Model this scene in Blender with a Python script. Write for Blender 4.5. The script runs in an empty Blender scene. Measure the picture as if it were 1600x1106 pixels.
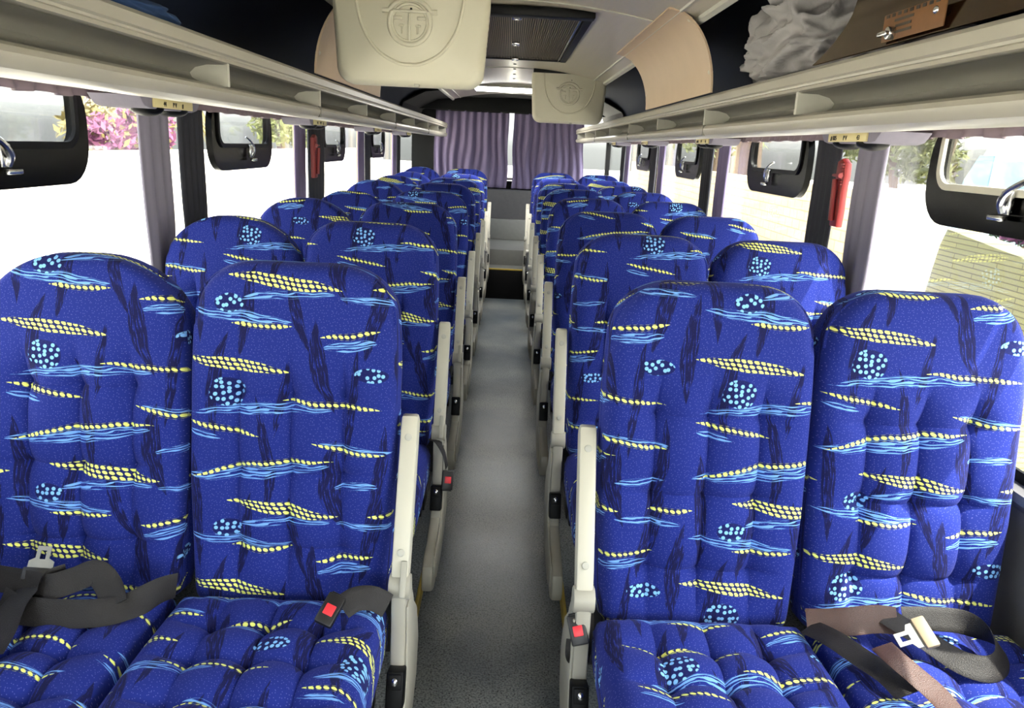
# Interior of a midi coach looking from the front down the aisle to the rear window.
# Units: metres. X to the right, Y towards the rear of the coach, Z up; aisle floor at z = 0.
import bpy, bmesh, math, random
from math import sin, cos, pi, sqrt, radians, exp, atan2
from mathutils import Vector, Matrix, noise

random.seed(7)
scene = bpy.context.scene
COL = scene.collection

# ------------------------------------------------------------------ helpers
def tag(o, label=None, cat=None, group=None, kind=None):
    if label: o['label'] = label
    if cat: o['category'] = cat
    if group: o['group'] = group
    if kind: o['kind'] = kind
    return o

def empty(name, loc=(0, 0, 0)):
    o = bpy.data.objects.new(name, None)
    o.empty_display_size = 0.05
    o.location = loc
    COL.objects.link(o)
    return o

def link(name, me, parent=None, loc=None, rot=None):
    o = bpy.data.objects.new(name, me)
    COL.objects.link(o)
    if parent: o.parent = parent
    if loc: o.location = loc
    if rot: o.rotation_euler = rot
    return o

def finish(me, mat, sharp=35):
    if mat:
        for m in (mat if isinstance(mat, (list, tuple)) else [mat]):
            me.materials.append(m)
    for p in me.polygons: p.use_smooth = True
    if sharp is not None and sharp < 180:
        me.set_sharp_from_angle(angle=radians(sharp))
    me.update()
    return me

def mesh_of(name, V, F, mat, sharp=35, uv=None, fix=True):
    me = bpy.data.meshes.new(name)
    me.from_pydata([tuple(v) for v in V], [], F)
    if uv:
        lay = me.uv_layers.new(name='UVMap')
        for lp in me.loops:
            lay.data[lp.index].uv = uv[lp.vertex_index]
    if fix:
        bm = bmesh.new(); bm.from_mesh(me)
        bmesh.ops.recalc_face_normals(bm, faces=bm.faces)
        bm.to_mesh(me); bm.free()
    return finish(me, mat, sharp)

class MB:
    """collects shapes that belong to ONE part"""
    def __init__(s): s.bm = bmesh.new()
    def box(s, c, d, bev=0.0, rot=None, seg=2):
        r = bmesh.ops.create_cube(s.bm, size=1.0)
        vs = r['verts']
        M = Matrix.Translation(Vector(c)) @ ((rot.to_4x4() if rot else Matrix.Identity(4))) @ Matrix.Diagonal((d[0], d[1], d[2], 1))
        bmesh.ops.transform(s.bm, matrix=M, verts=vs)
        if bev > 0:
            es = list({e for v in vs for e in v.link_edges})
            bmesh.ops.bevel(s.bm, geom=es, offset=bev, segments=seg, affect='EDGES', profile=0.5)
        return s
    def cyl(s, a, b, r, n=16, r2=None, bev=0.0):
        a, b = Vector(a), Vector(b); d = b - a
        M = Matrix.Translation((a + b) / 2) @ d.to_track_quat('Z', 'Y').to_matrix().to_4x4()
        res = bmesh.ops.create_cone(s.bm, cap_ends=True, segments=n, radius1=r, radius2=r if r2 is None else r2, depth=d.length, matrix=M)
        if bev > 0:
            es = [e for e in {e for v in res['verts'] for e in v.link_edges} if any(len(f.verts) > 4 for f in e.link_faces)]
            bmesh.ops.bevel(s.bm, geom=es, offset=bev, segments=2, affect='EDGES', profile=0.5)
        return s
    def sphere(s, c, r, sc=(1, 1, 1), n=16, rot=None):
        M = Matrix.Translation(Vector(c)) @ (rot.to_4x4() if rot else Matrix.Identity(4)) @ Matrix.Diagonal((sc[0], sc[1], sc[2], 1))
        bmesh.ops.create_uvsphere(s.bm, u_segments=n, v_segments=max(6, n // 2), radius=r, matrix=M)
        return s
    def prism(s, pts, axis, a, b, bev=0.0, seg=2):
        """polygon pts (2-D) extruded along axis (0 x,1 y,2 z) from a to b"""
        def P(p, t):
            q = [0, 0, 0]; o = [i for i in range(3) if i != axis]
            q[o[0]], q[o[1]], q[axis] = p[0], p[1], t
            return q
        va = [s.bm.verts.new(P(p, a)) for p in pts]
        vb = [s.bm.verts.new(P(p, b)) for p in pts]
        n = len(pts)
        fs = [s.bm.faces.new(va), s.bm.faces.new(vb[::-1])]
        for i in range(n):
            fs.append(s.bm.faces.new((va[i], vb[i], vb[(i + 1) % n], va[(i + 1) % n])))
        bmesh.ops.recalc_face_normals(s.bm, faces=fs)
        if bev > 0:
            es = [e for e in fs[0].edges] + [e for e in fs[1].edges]
            bmesh.ops.bevel(s.bm, geom=es, offset=bev, segments=seg, affect='EDGES', profile=0.5)
        return s
    def tube(s, pts, r, n=8, closed=False):
        pts = [Vector(p) for p in pts]; N = len(pts); rings = []
        prev = None
        for i, p in enumerate(pts):
            t = (pts[(i + 1) % N] - pts[i - 1]) if closed else (pts[min(i + 1, N - 1)] - pts[max(i - 1, 0)])
            t.normalize()
            if prev is None:
                u = t.orthogonal().normalized()
            else:
                u = (prev - t * prev.dot(t)).normalized()
            prev = u; w = t.cross(u)
            rr = r[i] if isinstance(r, (list, tuple)) else r
            rings.append([s.bm.verts.new(p + (u * cos(2 * pi * k / n) + w * sin(2 * pi * k / n)) * rr) for k in range(n)])
        for i in range(N if closed else N - 1):
            A, B = rings[i], rings[(i + 1) % N]
            for k in range(n):
                s.bm.faces.new((A[k], A[(k + 1) % n], B[(k + 1) % n], B[k]))
        if not closed:
            s.bm.faces.new(rings[0][::-1]); s.bm.faces.new(rings[-1])
        return s
    def sweep(s, prof, ys, closed=True, tf=None):
        """profile in (x,z) swept along y; tf(i,x,z)->(x,z) changes it per station"""
        rows = []
        for i, y in enumerate(ys):
            row = []
            for (x, z) in prof:
                if tf: x, z = tf(i, x, z)
                row.append(s.bm.verts.new((x, y, z)))
            rows.append(row)
        n = len(prof); fs = []
        for i in range(len(ys) - 1):
            for k in range(n if closed else n - 1):
                fs.append(s.bm.faces.new((rows[i][k], rows[i + 1][k], rows[i + 1][(k + 1) % n], rows[i][(k + 1) % n])))
        if closed:
            fs.append(s.bm.faces.new(rows[0])); fs.append(s.bm.faces.new(rows[-1][::-1]))
        return s
    def mesh(s, name, mat, sharp=35):
        bmesh.ops.recalc_face_normals(s.bm, faces=s.bm.faces)
        me = bpy.data.meshes.new(name)
        s.bm.to_mesh(me); s.bm.free()
        return finish(me, mat, sharp)
    def build(s, name, mat, parent=None, loc=None, rot=None, sharp=35):
        return link(name, s.mesh(name, mat, sharp), parent, loc, rot)

def thick(pts, t):
    """closed profile from an open polyline, thickness t to the left of travel"""
    P = [Vector((p[0], p[1])) for p in pts]; off = []
    for i, p in enumerate(P):
        d = (P[min(i + 1, len(P) - 1)] - P[max(i - 1, 0)]).normalized()
        off.append(p + Vector((-d.y, d.x)) * t)
    return [tuple(p) for p in P] + [tuple(p) for p in off[::-1]]

def catmull(pts, n=8):
    P = [Vector(p) for p in pts]; out = []
    for i in range(len(P) - 1):
        p0, p1, p2, p3 = P[max(i - 1, 0)], P[i], P[i + 1], P[min(i + 2, len(P) - 1)]
        for k in range(n):
            t = k / n
            out.append(0.5 * ((2 * p1) + (p2 - p0) * t + (2 * p0 - 5 * p1 + 4 * p2 - p3) * t * t + (3 * p1 - p0 - 3 * p2 + p3) * t ** 3))
    out.append(P[-1]); return out

# ------------------------------------------------------------------ materials
def new_mat(name):
    m = bpy.data.materials.new(name); m.use_nodes = True
    nt = m.node_tree; b = nt.nodes['Principled BSDF']
    return m, nt, b

def srgb(r, g, b):
    f = lambda c: (c / 255) / 12.92 if c / 255 <= .04045 else ((c / 255 + .055) / 1.055) ** 2.4
    return (f(r), f(g), f(b), 1)

def plain(name, col, rough=.5, metal=0.0, var=.12, scale=30, bump=0.0, bscale=None, spec=.5, stretch=(1, 1, 1), col2=None):
    m, nt, b = new_mat(name); L = nt.links.new
    tc = nt.nodes.new('ShaderNodeTexCoord'); mp = nt.nodes.new('ShaderNodeMapping'); mp.inputs['Scale'].default_value = stretch
    L(tc.outputs['Object'], mp.inputs['Vector'])
    nz = nt.nodes.new('ShaderNodeTexNoise'); nz.inputs['Scale'].default_value = scale; nz.inputs['Detail'].default_value = 3
    L(mp.outputs['Vector'], nz.inputs['Vector'])
    mx = nt.nodes.new('ShaderNodeMix'); mx.data_type = 'RGBA'
    c2 = col2 or tuple([max(0, c * (1 - var * 2)) for c in col[:3]] + [1])
    mx.inputs[6].default_value = col; mx.inputs[7].default_value = c2
    L(nz.outputs['Fac'], mx.inputs[0]); L(mx.outputs[2], b.inputs['Base Color'])
    b.inputs['Roughness'].default_value = rough; b.inputs['Metallic'].default_value = metal
    b.inputs['Specular IOR Level'].default_value = spec
    if bump:
        n2 = nt.nodes.new('ShaderNodeTexNoise'); n2.inputs['Scale'].default_value = bscale or scale * 6
        L(mp.outputs['Vector'], n2.inputs['Vector'])
        bp = nt.nodes.new('ShaderNodeBump'); bp.inputs['Strength'].default_value = bump; bp.inputs['Distance'].default_value = .002
        L(n2.outputs['Fac'], bp.inputs['Height']); L(bp.outputs['Normal'], b.inputs['Normal'])
    return m

def glass(name, tint, gloss=.32):
    m, nt, b = new_mat(name); nt.nodes.remove(b)
    out = nt.nodes['Material Output']
    tr = nt.nodes.new('ShaderNodeBsdfTransparent'); tr.inputs['Color'].default_value = tint
    gl = nt.nodes.new('ShaderNodeBsdfGlossy'); gl.inputs['Roughness'].default_value = .02
    fr = nt.nodes.new('ShaderNodeFresnel'); fr.inputs['IOR'].default_value = 1.35
    # faint dust on the pane
    nz = nt.nodes.new('ShaderNodeTexNoise'); nz.inputs['Scale'].default_value = 3
    ml = nt.nodes.new('ShaderNodeMath'); ml.operation = 'MULTIPLY'; ml.inputs[1].default_value = gloss
    mx = nt.nodes.new('ShaderNodeMixShader')
    nt.links.new(fr.outputs[0], ml.inputs[0]); nt.links.new(ml.outputs[0], mx.inputs[0])
    nt.links.new(tr.outputs[0], mx.inputs[1]); nt.links.new(gl.outputs[0], mx.inputs[2])
    df = nt.nodes.new('ShaderNodeBsdfDiffuse'); df.inputs['Color'].default_value = (.6, .58, .52, 1)
    mx2 = nt.nodes.new('ShaderNodeMixShader'); mm = nt.nodes.new('ShaderNodeMath'); mm.operation = 'MULTIPLY'; mm.inputs[1].default_value = .012
    nt.links.new(nz.outputs['Fac'], mm.inputs[0]); nt.links.new(mm.outputs[0], mx2.inputs[0])
    nt.links.new(mx.outputs[0], mx2.inputs[1]); nt.links.new(df.outputs[0], mx2.inputs[2])
    nt.links.new(mx2.outputs[0], out.inputs['Surface'])
    return m

def fabric():
    """printed moquette: a repeating print of brush strokes, rows of yellow dots, pale bursts and dark vertical strokes"""
    m, nt, b = new_mat('printed_seat_fabric'); L = nt.links.new; N = nt.nodes.new
    def vm(op, a=None, bb=None, c=None):
        n = N('ShaderNodeVectorMath'); n.operation = op
        for i, v in enumerate((a, bb, c)):
            if v is None: continue
            if hasattr(v, 'is_output'): L(v, n.inputs[i])
            else: n.inputs[i].default_value = v
        return n.outputs['Value'] if op in ('DOT_PRODUCT', 'LENGTH', 'DISTANCE') else n.outputs['Vector']
    def mt(op, a=None, bb=None, c=None, clamp=False):
        n = N('ShaderNodeMath'); n.operation = op; n.use_clamp = clamp
        for i, v in enumerate((a, bb, c)):
            if v is None: continue
            if hasattr(v, 'is_output'): L(v, n.inputs[i])
            else: n.inputs[i].default_value = v
        return n.outputs[0]
    def vscale(a, k):
        o = vm('SCALE', a); o.node.inputs['Scale'].default_value = k
        return o
    def comb(x, y=0.0, z=0.0):
        n = N('ShaderNodeCombineXYZ')
        for i, v in enumerate((x, y, z)):
            if hasattr(v, 'is_output'): L(v, n.inputs[i])
            else: n.inputs[i].default_value = v
        return n.outputs[0]
    uv = N('ShaderNodeUVMap'); uv.uv_map = 'UVMap'
    at = N('ShaderNodeAttribute'); at.attribute_type = 'OBJECT'; at.attribute_name = 'pattern'
    P0 = vm('ADD', uv.outputs['UV'], at.outputs['Vector'])
    # slight hand-drawn wobble
    wn = N('ShaderNodeTexNoise'); wn.noise_dimensions = '2D'; wn.inputs['Scale'].default_value = 14; wn.inputs['Detail'].default_value = 1
    L(P0, wn.inputs['Vector'])
    P = vm('ADD', P0, vscale(vm('SUBTRACT', wn.outputs['Color'], (.5, .5, .5)), .010))
    sp = N('ShaderNodeSeparateXYZ'); L(P, sp.inputs[0])
    u, v = sp.outputs['X'], sp.outputs['Y']
    S = .0013; TW, TH = 345 * S, 350 * S
    def group(motifs, swap=False, K=700.0):
        """motifs: (x, y_down, half length, half thickness, slope, curve) in print units; returns coverage, across-coordinate, along"""
        A, B = (v, u) if swap else (u, v)
        WA, WB = (TH, TW) if swap else (TW, TH)
        covs, ws, als = [], [], []
        while len(motifs) % 3: motifs = motifs + [(0, 0, .001, -1, 0, 0)]
        for i in range(0, len(motifs), 3):
            M = motifs[i:i + 3]
            a0 = [(350 - q[1]) * S if swap else q[0] * S for q in M]
            b0 = [q[0] * S if swap else (350 - q[1]) * S for q in M]
            Lh = [q[2] * S for q in M]; h = [q[3] * S for q in M]
            sl = [q[4] for q in M]; cu = [q[5] / S for q in M]
            da = vm('WRAP', vm('SUBTRACT', comb(A, A, A), a0), (WA / 2,) * 3, (-WA / 2,) * 3)
            db = vm('WRAP', vm('SUBTRACT', comb(B, B, B), b0), (WB / 2,) * 3, (-WB / 2,) * 3)
            t = vm('MULTIPLY_ADD', da, cu, sl)
            w = vm('SUBTRACT', db, vm('MULTIPLY', t, da))
            nd = vm('MULTIPLY', da, [1 / x for x in Lh])
            q = vm('SUBTRACT', (1, 1, 1), vm('MULTIPLY', nd, nd))
            e = vm('SUBTRACT', vm('MULTIPLY', q, h), vm('ABSOLUTE', w))
            c = vm('MINIMUM', vm('MAXIMUM', vscale(e, K), (0, 0, 0)), (1, 1, 1))
            covs.append(vm('DOT_PRODUCT', c, (1, 1, 1)))
            ws.append(vm('DOT_PRODUCT', c, w)); als.append(vm('DOT_PRODUCT', c, da))
        def add(xs):
            r = xs[0]
            for x in xs[1:]: r = mt('ADD', r, x)
            return r
        return mt('MINIMUM', add(covs), 1.0), add(ws), add(als)
    # pale blue brush strokes
    strokes = [(85, -12, 88, 9, -.10, 0), (252, 27, 46, 9, .12, 0), (118, 128, 118, 9, .05, -.0004), (32, 170, 34, 5, -.2, 0),
               (112, 226, 118, 12, .10, 0), (260, 188, 60, 7, -.12, .001), (266, 246, 40, 7, .08, 0), (155, 304, 82, 7, .07, -.0006),
               (285, 308, 60, 6, -.05, 0)]
    dots = [(118, 1, 48, 5, -.03, .0006), (252, 11, 46, 5, .12, 0.0004), (78, 62, 84, 10, -.10, 0), (226, 120, 78, 5, -.07, 0),
            (60, 161, 60, 5, -.17, 0), (120, 214, 112, 5, .14, -.0008), (252, 190, 56, 5, -.14, .001), (152, 285, 88, 10.5, -.11, 0),
            (318, 290, 34, 5, .05, 0)]
    darks = [(45, 95, 84, 11.7, .12, .002), (130, 205, 99, 9.6, -.12, -.001), (205, 60, 73, 12.8, -.20, .002), (255, 120, 94, 8.5, .10, 0),
             (330, 40, 84, 12.8, .06, .001), (20, 290, 94, 10.7, -.08, 0), (225, 245, 73, 16.0, -.10, .003), (300, 230, 84, 9.6, .16, -.001),
             (95, 330, 73, 10.7, .15, 0), (170, 330, 63, 9.6, -.25, .002), (290, 330, 73, 12.8, .22, 0), (150, 110, 63, 7.5, .15, 0)]
    bursts = [(65, 105, 27, 22), (285, 70, 27, 12), (68, 318, 22, 15)]
    sc, sw, sa = group(strokes)
    dc, dw, da_ = group(dots, K=1200.0)
    kc, kw, ka = group(darks, swap=True)
    # streaks inside the strokes
    sn = N('ShaderNodeTexNoise'); sn.noise_dimensions = '2D'; sn.inputs['Scale'].default_value = 1; sn.inputs['Detail'].default_value = 1
    L(comb(mt('MULTIPLY', u, 26), mt('MULTIPLY', sw, 150)), sn.inputs['Vector'])
    ln = mt('SINE', mt('ADD', mt('MULTIPLY', sw, 2 * pi / .0056), mt('MULTIPLY', sn.outputs['Fac'], 9)))
    streak = mt('MULTIPLY', mt('MULTIPLY_ADD', mt('ADD', ln, mt('MULTIPLY', mt('SUBTRACT', sn.outputs['Fac'], .5), 2.2)), 2.4, .35, clamp=True), sc)
    kn = N('ShaderNodeTexNoise'); kn.noise_dimensions = '2D'; kn.inputs['Scale'].default_value = 1; kn.inputs['Detail'].default_value = 1
    L(comb(mt('MULTIPLY', v, 35), mt('MULTIPLY', kw, 330)), kn.inputs['Vector'])
    dark = mt('MULTIPLY', mt('MULTIPLY_ADD', kn.outputs['Fac'], 7, -2.3, clamp=True), kc)
    # yellow dots
    px, py = .0122, .0092
    fx = mt('MULTIPLY', mt('SUBTRACT', mt('FRACT', mt('DIVIDE', mt('ADD', u, mt('MULTIPLY', dw, .5)), px)), .5), px)
    fy = mt('MULTIPLY', mt('SUBTRACT', mt('FRACT', mt('ADD', mt('DIVIDE', dw, py), .5)), .5), py)
    d2 = vm('LENGTH', comb(mt('DIVIDE', fx, .0050), mt('DIVIDE', fy, .0038)))
    yel = mt('MULTIPLY', mt('MULTIPLY_ADD', d2, -5, 5, clamp=True), mt('GREATER_THAN', dc, .25))
    # bursts of pale round dots
    vo = N('ShaderNodeTexVoronoi'); vo.voronoi_dimensions = '2D'; vo.inputs['Scale'].default_value = 84; vo.inputs['Randomness'].default_value = .75
    L(P0, vo.inputs['Vector'])
    while len(bursts) % 3: bursts.append((0, 0, .01, .01))
    bu = [q[0] * S for q in bursts]; bv = [(350 - q[1]) * S for q in bursts]
    du = vm('WRAP', vm('SUBTRACT', comb(u, u, u), bu), (TW / 2,) * 3, (-TW / 2,) * 3)
    dv = vm('WRAP', vm('SUBTRACT', comb(v, v, v), bv), (TH / 2,) * 3, (-TH / 2,) * 3)
    nu = vm('MULTIPLY', du, [1 / (q[2] * S) for q in bursts]); nv = vm('MULTIPLY', dv, [1 / (q[3] * S) for q in bursts])
    r2 = vm('ADD', vm('MULTIPLY', nu, nu), vm('MULTIPLY', nv, nv))
    inb = vm('MINIMUM', vm('MAXIMUM', vscale(vm('SUBTRACT', (1, 1, 1), r2), 9), (0, 0, 0)), (1, 1, 1))
    inb = vm('DOT_PRODUCT', inb, (1, 1, 1))
    burst = mt('MULTIPLY', mt('MULTIPLY_ADD', vo.outputs['Distance'], -14, 4.9, clamp=True), inb)
    # tiny specks
    v2 = N('ShaderNodeTexVoronoi'); v2.voronoi_dimensions = '2D'; v2.inputs['Scale'].default_value = 165
    L(P0, v2.inputs['Vector'])
    speck = mt('MULTIPLY', mt('MULTIPLY_ADD', v2.outputs['Distance'], -14, 1.9, clamp=True), .36)
    def mix(f, a, bcol):
        n = N('ShaderNodeMix'); n.data_type = 'RGBA'
        L(f, n.inputs[0])
        for i, q in ((6, a), (7, bcol)):
            if hasattr(q, 'is_output'): L(q, n.inputs[i])
            else: n.inputs[i].default_value = q
        return n.outputs[2]
    c = mix(speck, BLUE, srgb(150, 150, 215))
    c = mix(mt('MULTIPLY', dark, .88), c, srgb(18, 17, 52))
    c = mix(streak, c, srgb(116, 166, 232))
    c = mix(mt('MULTIPLY', inb, .75), c, srgb(18, 20, 66))
    c = mix(burst, c, srgb(132, 190, 245))
    c = mix(mt('MULTIPLY', mt('GREATER_THAN', dc, .02), .6), c, srgb(20, 22, 60))
    c = mix(yel, c, srgb(236, 240, 128))
    L(c, b.inputs['Base Color'])
    b.inputs['Roughness'].default_value = .85; b.inputs['Specular IOR Level'].default_value = .15
    b.inputs['Sheen Weight'].default_value = .12; b.inputs['Sheen Roughness'].default_value = .5
    b.inputs['Sheen Tint'].default_value = srgb(150, 150, 220)
    return m

BLUE = srgb(29, 43, 122)
M = {}
M['fabric'] = fabric()
M['cream'] = plain('cream_plastic', srgb(202, 197, 179), .42, var=.06, scale=12)
M['panel'] = plain('warm_grey_plastic', srgb(172, 168, 154), .45, var=.08, scale=8)
M['rack'] = plain('rack_plastic', srgb(162, 157, 144), .38, var=.06, scale=5)
M['channel'] = plain('rack_channel_grey', srgb(120, 117, 109), .5, var=.06, scale=5)
M['rib'] = plain('rack_rib_plastic', srgb(184, 182, 170), .5, var=.04)
M['cover'] = plain('rack_cover_board', srgb(194, 170, 142), .55, var=.07, scale=9)
M['beige'] = plain('moulded_beige', srgb(200, 195, 174), .45, var=.03, scale=4)
M['ceil'] = plain('ceiling_laminate', srgb(184, 175, 156), .28, var=.08, scale=3, stretch=(30, 1, 1))
M['navy'] = plain('navy_lining', srgb(20, 32, 58), .8, var=.15)
M['black'] = plain('black_plastic', srgb(10, 10, 11), .5, var=.1, spec=.2)
M['blackglass'] = plain('black_frame_gloss', srgb(3, 3, 3), .2, var=.05, spec=.06)
M['rubber'] = plain('black_rubber', srgb(13, 13, 14), .7, var=.1, spec=.2)
M['chrome'] = plain('chrome', srgb(215, 215, 215), .2, metal=1, var=.04)
M['steel'] = plain('seat_frame_steel', srgb(60, 60, 64), .5, metal=.6)
M['yellow'] = plain('yellow_edge_strip', srgb(196, 168, 62), .5, var=.15)
M['red'] = plain('red_plastic', srgb(132, 24, 22), .45, var=.08)
M['redbutton'] = plain('red_button', srgb(224, 48, 58), .4, var=.03)
M['belt'] = plain('woven_belt', srgb(23, 18, 17), .55, var=.12, scale=90, bump=.6, bscale=700, stretch=(1, 1, 1))
M['beltsunlit'] = plain('woven_sunlit_belt', srgb(70, 44, 36), .45, var=.12, scale=90, bump=.6, bscale=700)  # sun glare on the dark belt, put into its colour as brown
M['buckle'] = plain('buckle_plastic', srgb(28, 27, 28), .4)
M['tongue'] = plain('steel_tongue', srgb(150, 150, 146), .35, metal=.6)
M['tonguecap'] = plain('beige_tongue_cap', srgb(138, 122, 98), .5)
M['cloth'] = plain('grey_jersey', srgb(150, 146, 146), .9, var=.1, scale=20, bump=.3, bscale=300)
M['bluebag'] = plain('blue_bag_cloth', srgb(34, 66, 112), .8, var=.2, scale=14)
M['smoke'] = None
M['curtain'] = plain('lilac_curtain', srgb(120, 108, 140), .85, var=.12, scale=6, stretch=(14, 14, .6))
M['stepmetal'] = plain('step_metal', srgb(122, 122, 118), .45, var=.1)
M['pelmet'] = plain('pelmet_cloth', srgb(142, 124, 132), .85, var=.1)
M['greycurtain'] = plain('grey_lilac_curtain', srgb(136, 130, 144), .85, var=.1, scale=6, stretch=(10, 10, .6))
M['shadecurtain'] = plain('shaded_curtain', srgb(44, 44, 52), .85, var=.15, scale=6, stretch=(10, 10, .6))  # unlit side of the lilac curtains, shade put into the cloth colour
M['back'] = plain('seat_back_shell', srgb(40, 42, 60), .6)
M['glass'] = glass('window_glass', (.93, .95, .94, 1))
M['hopglass'] = glass('hopper_glass', (.98, .98, .98, 1), .2)
M['trimgrey'] = plain('grey_wall_trim', srgb(92, 90, 92), .8, bump=.4, bscale=200)
M['label'] = plain('amber_paper', srgb(112, 72, 30), .6, var=.2, scale=40)
M['ink'] = plain('dark_ink', srgb(40, 34, 28), .6)
M['plate'] = plain('ivory_plate', srgb(222, 206, 150), .45, var=.05)
M['carpaint'] = plain('white_car_paint', srgb(235, 235, 232), .2, var=.02)
M['carglass'] = plain('pale_blue_screen', srgb(150, 190, 205), .08, var=.05, scale=2)

def smoke_mat():
    m, nt, b = new_mat('smoked_amber_acrylic'); nt.nodes.remove(b)
    out = nt.nodes['Material Output']; L = nt.links.new
    tr = nt.nodes.new('ShaderNodeBsdfTransparent'); tr.inputs['Color'].default_value = (.14, .07, .025, 1)
    df = nt.nodes.new('ShaderNodeBsdfDiffuse'); df.inputs['Color'].default_value = srgb(40, 26, 14)
    gl = nt.nodes.new('ShaderNodeBsdfGlossy'); gl.inputs['Roughness'].default_value = .12; gl.inputs['Color'].default_value = (.8, .7, .55, 1)
    fr = nt.nodes.new('ShaderNodeFresnel'); fr.inputs['IOR'].default_value = 1.5
    nz = nt.nodes.new('ShaderNodeTexNoise'); nz.inputs['Scale'].default_value = 6
    m1 = nt.nodes.new('ShaderNodeMixShader'); m2 = nt.nodes.new('ShaderNodeMixShader')
    ma = nt.nodes.new('ShaderNodeMath'); ma.operation = 'MULTIPLY_ADD'; ma.inputs[1].default_value = .4; ma.inputs[2].default_value = .3
    L(nz.outputs['Fac'], ma.inputs[0]); L(ma.outputs[0], m1.inputs[0])
    L(tr.outputs[0], m1.inputs[1]); L(df.outputs[0], m1.inputs[2])
    L(fr.outputs[0], m2.inputs[0]); L(m1.outputs[0], m2.inputs[1]); L(gl.outputs[0], m2.inputs[2])
    L(m2.outputs[0], out.inputs['Surface'])
    return m
M['smoke'] = smoke_mat()

def floor_mat():
    m, nt, b = new_mat('speckled_vinyl_floor'); L = nt.links.new; N = nt.nodes.new
    tc = N('ShaderNodeTexCoord')
    n1 = N('ShaderNodeTexNoise'); n1.inputs['Scale'].default_value = 2.2; n1.inputs['Detail'].default_value = 5
    n2 = N('ShaderNodeTexNoise'); n2.inputs['Scale'].default_value = 170; n2.inputs['Detail'].default_value = 1
    vo = N('ShaderNodeTexVoronoi'); vo.inputs['Scale'].default_value = 90
    for n in (n1, n2, vo): L(tc.outputs['Object'], n.inputs['Vector'])
    r1 = N('ShaderNodeValToRGB'); r1.color_ramp.elements[0].position = .38; r1.color_ramp.elements[1].position = .68
    r1.color_ramp.elements[0].color = srgb(96, 105, 112); r1.color_ramp.elements[1].color = srgb(152, 155, 153)
    L(n1.outputs['Fac'], r1.inputs['Fac'])
    r2 = N('ShaderNodeValToRGB'); r2.color_ramp.elements[0].position = .42; r2.color_ramp.elements[1].position = .56
    r2.color_ramp.elements[0].color = (.40, .43, .46, 1); r2.color_ramp.elements[1].color = (1.1, 1.1, 1.08, 1)
    L(n2.outputs['Fac'], r2.inputs['Fac'])
    mx = N('ShaderNodeMix'); mx.data_type = 'RGBA'; mx.blend_type = 'MULTIPLY'; mx.inputs[0].default_value = .8
    L(r1.outputs[0], mx.inputs[6]); L(r2.outputs[0], mx.inputs[7])
    lt = N('ShaderNodeMath'); lt.operation = 'LESS_THAN'; lt.inputs[1].default_value = .2; L(vo.outputs['Distance'], lt.inputs[0])
    mx2 = N('ShaderNodeMix'); mx2.data_type = 'RGBA'; L(lt.outputs[0], mx2.inputs[0]); L(mx.outputs[2], mx2.inputs[6]); mx2.inputs[7].default_value = srgb(34, 38, 40)
    L(mx2.outputs[2], b.inputs['Base Color'])
    mr = N('ShaderNodeMath'); mr.operation = 'MULTIPLY_ADD'; mr.inputs[1].default_value = .3; mr.inputs[2].default_value = .24
    L(n1.outputs['Fac'], mr.inputs[0]); L(mr.outputs[0], b.inputs['Roughness'])
    bp = N('ShaderNodeBump'); bp.inputs['Strength'].default_value = .25; bp.inputs['Distance'].default_value = .002
    L(n2.outputs['Fac'], bp.inputs['Height']); L(bp.outputs['Normal'], b.inputs['Normal'])
    return m
M['floor'] = floor_mat()

def block_mat(name, c1, c2, mortar, sx, sz, horiz='Y'):
    m, nt, b = new_mat(name); L = nt.links.new; N = nt.nodes.new
    tc = N('ShaderNodeTexCoord'); sp = N('ShaderNodeSeparateXYZ'); L(tc.outputs['Object'], sp.inputs[0])
    cb = N('ShaderNodeCombineXYZ'); L(sp.outputs[horiz], cb.inputs[0]); L(sp.outputs['Z'], cb.inputs[1])
    br = N('ShaderNodeTexBrick'); br.inputs['Scale'].default_value = 1
    br.inputs['Brick Width'].default_value = sx; br.inputs['Row Height'].default_value = sz; br.inputs['Mortar Size'].default_value = .012 if sz > .1 else .004
    br.inputs['Color1'].default_value = c1; br.inputs['Color2'].default_value = c2; br.inputs['Mortar'].default_value = mortar
    L(cb.outputs[0], br.inputs['Vector']); L(br.outputs['Color'], b.inputs['Base Color'])
    b.inputs['Roughness'].default_value = .9
    bp = N('ShaderNodeBump'); bp.inputs['Strength'].default_value = .5; bp.inputs['Distance'].default_value = .01; bp.invert = True
    L(br.outputs['Fac'], bp.inputs['Height']); L(bp.outputs['Normal'], b.inputs['Normal'])
    return m
M['creamblock'] = block_mat('cream_block_wall', srgb(188, 172, 140), srgb(180, 164, 132), srgb(150, 134, 104), .42, .2)
M['yellowblock'] = block_mat('yellow_block_wall', srgb(150, 146, 104), srgb(140, 138, 98), srgb(104, 100, 72), .5, .036)
M['whitewall'] = plain('white_plaster', srgb(240, 236, 226), .9, var=.03)
M['ground'] = plain('pale_concrete', srgb(226, 220, 206), .9, var=.06, scale=1.5)
M['leaf'] = plain('green_leaves', srgb(104, 108, 56), .7, var=.25, scale=3, col2=srgb(70, 78, 38))
M['darkleaf'] = plain('dark_leaves', srgb(64, 92, 62), .7, var=.25, scale=3)
M['palm'] = plain('yellow_palm', srgb(126, 114, 62), .7, var=.2, scale=3)
M['magenta'] = plain('magenta_bracts', srgb(122, 62, 96), .7, var=.2, scale=5)
M['bark'] = plain('tree_bark', srgb(92, 76, 60), .9, var=.3, scale=6, stretch=(6, 6, .8))

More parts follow.
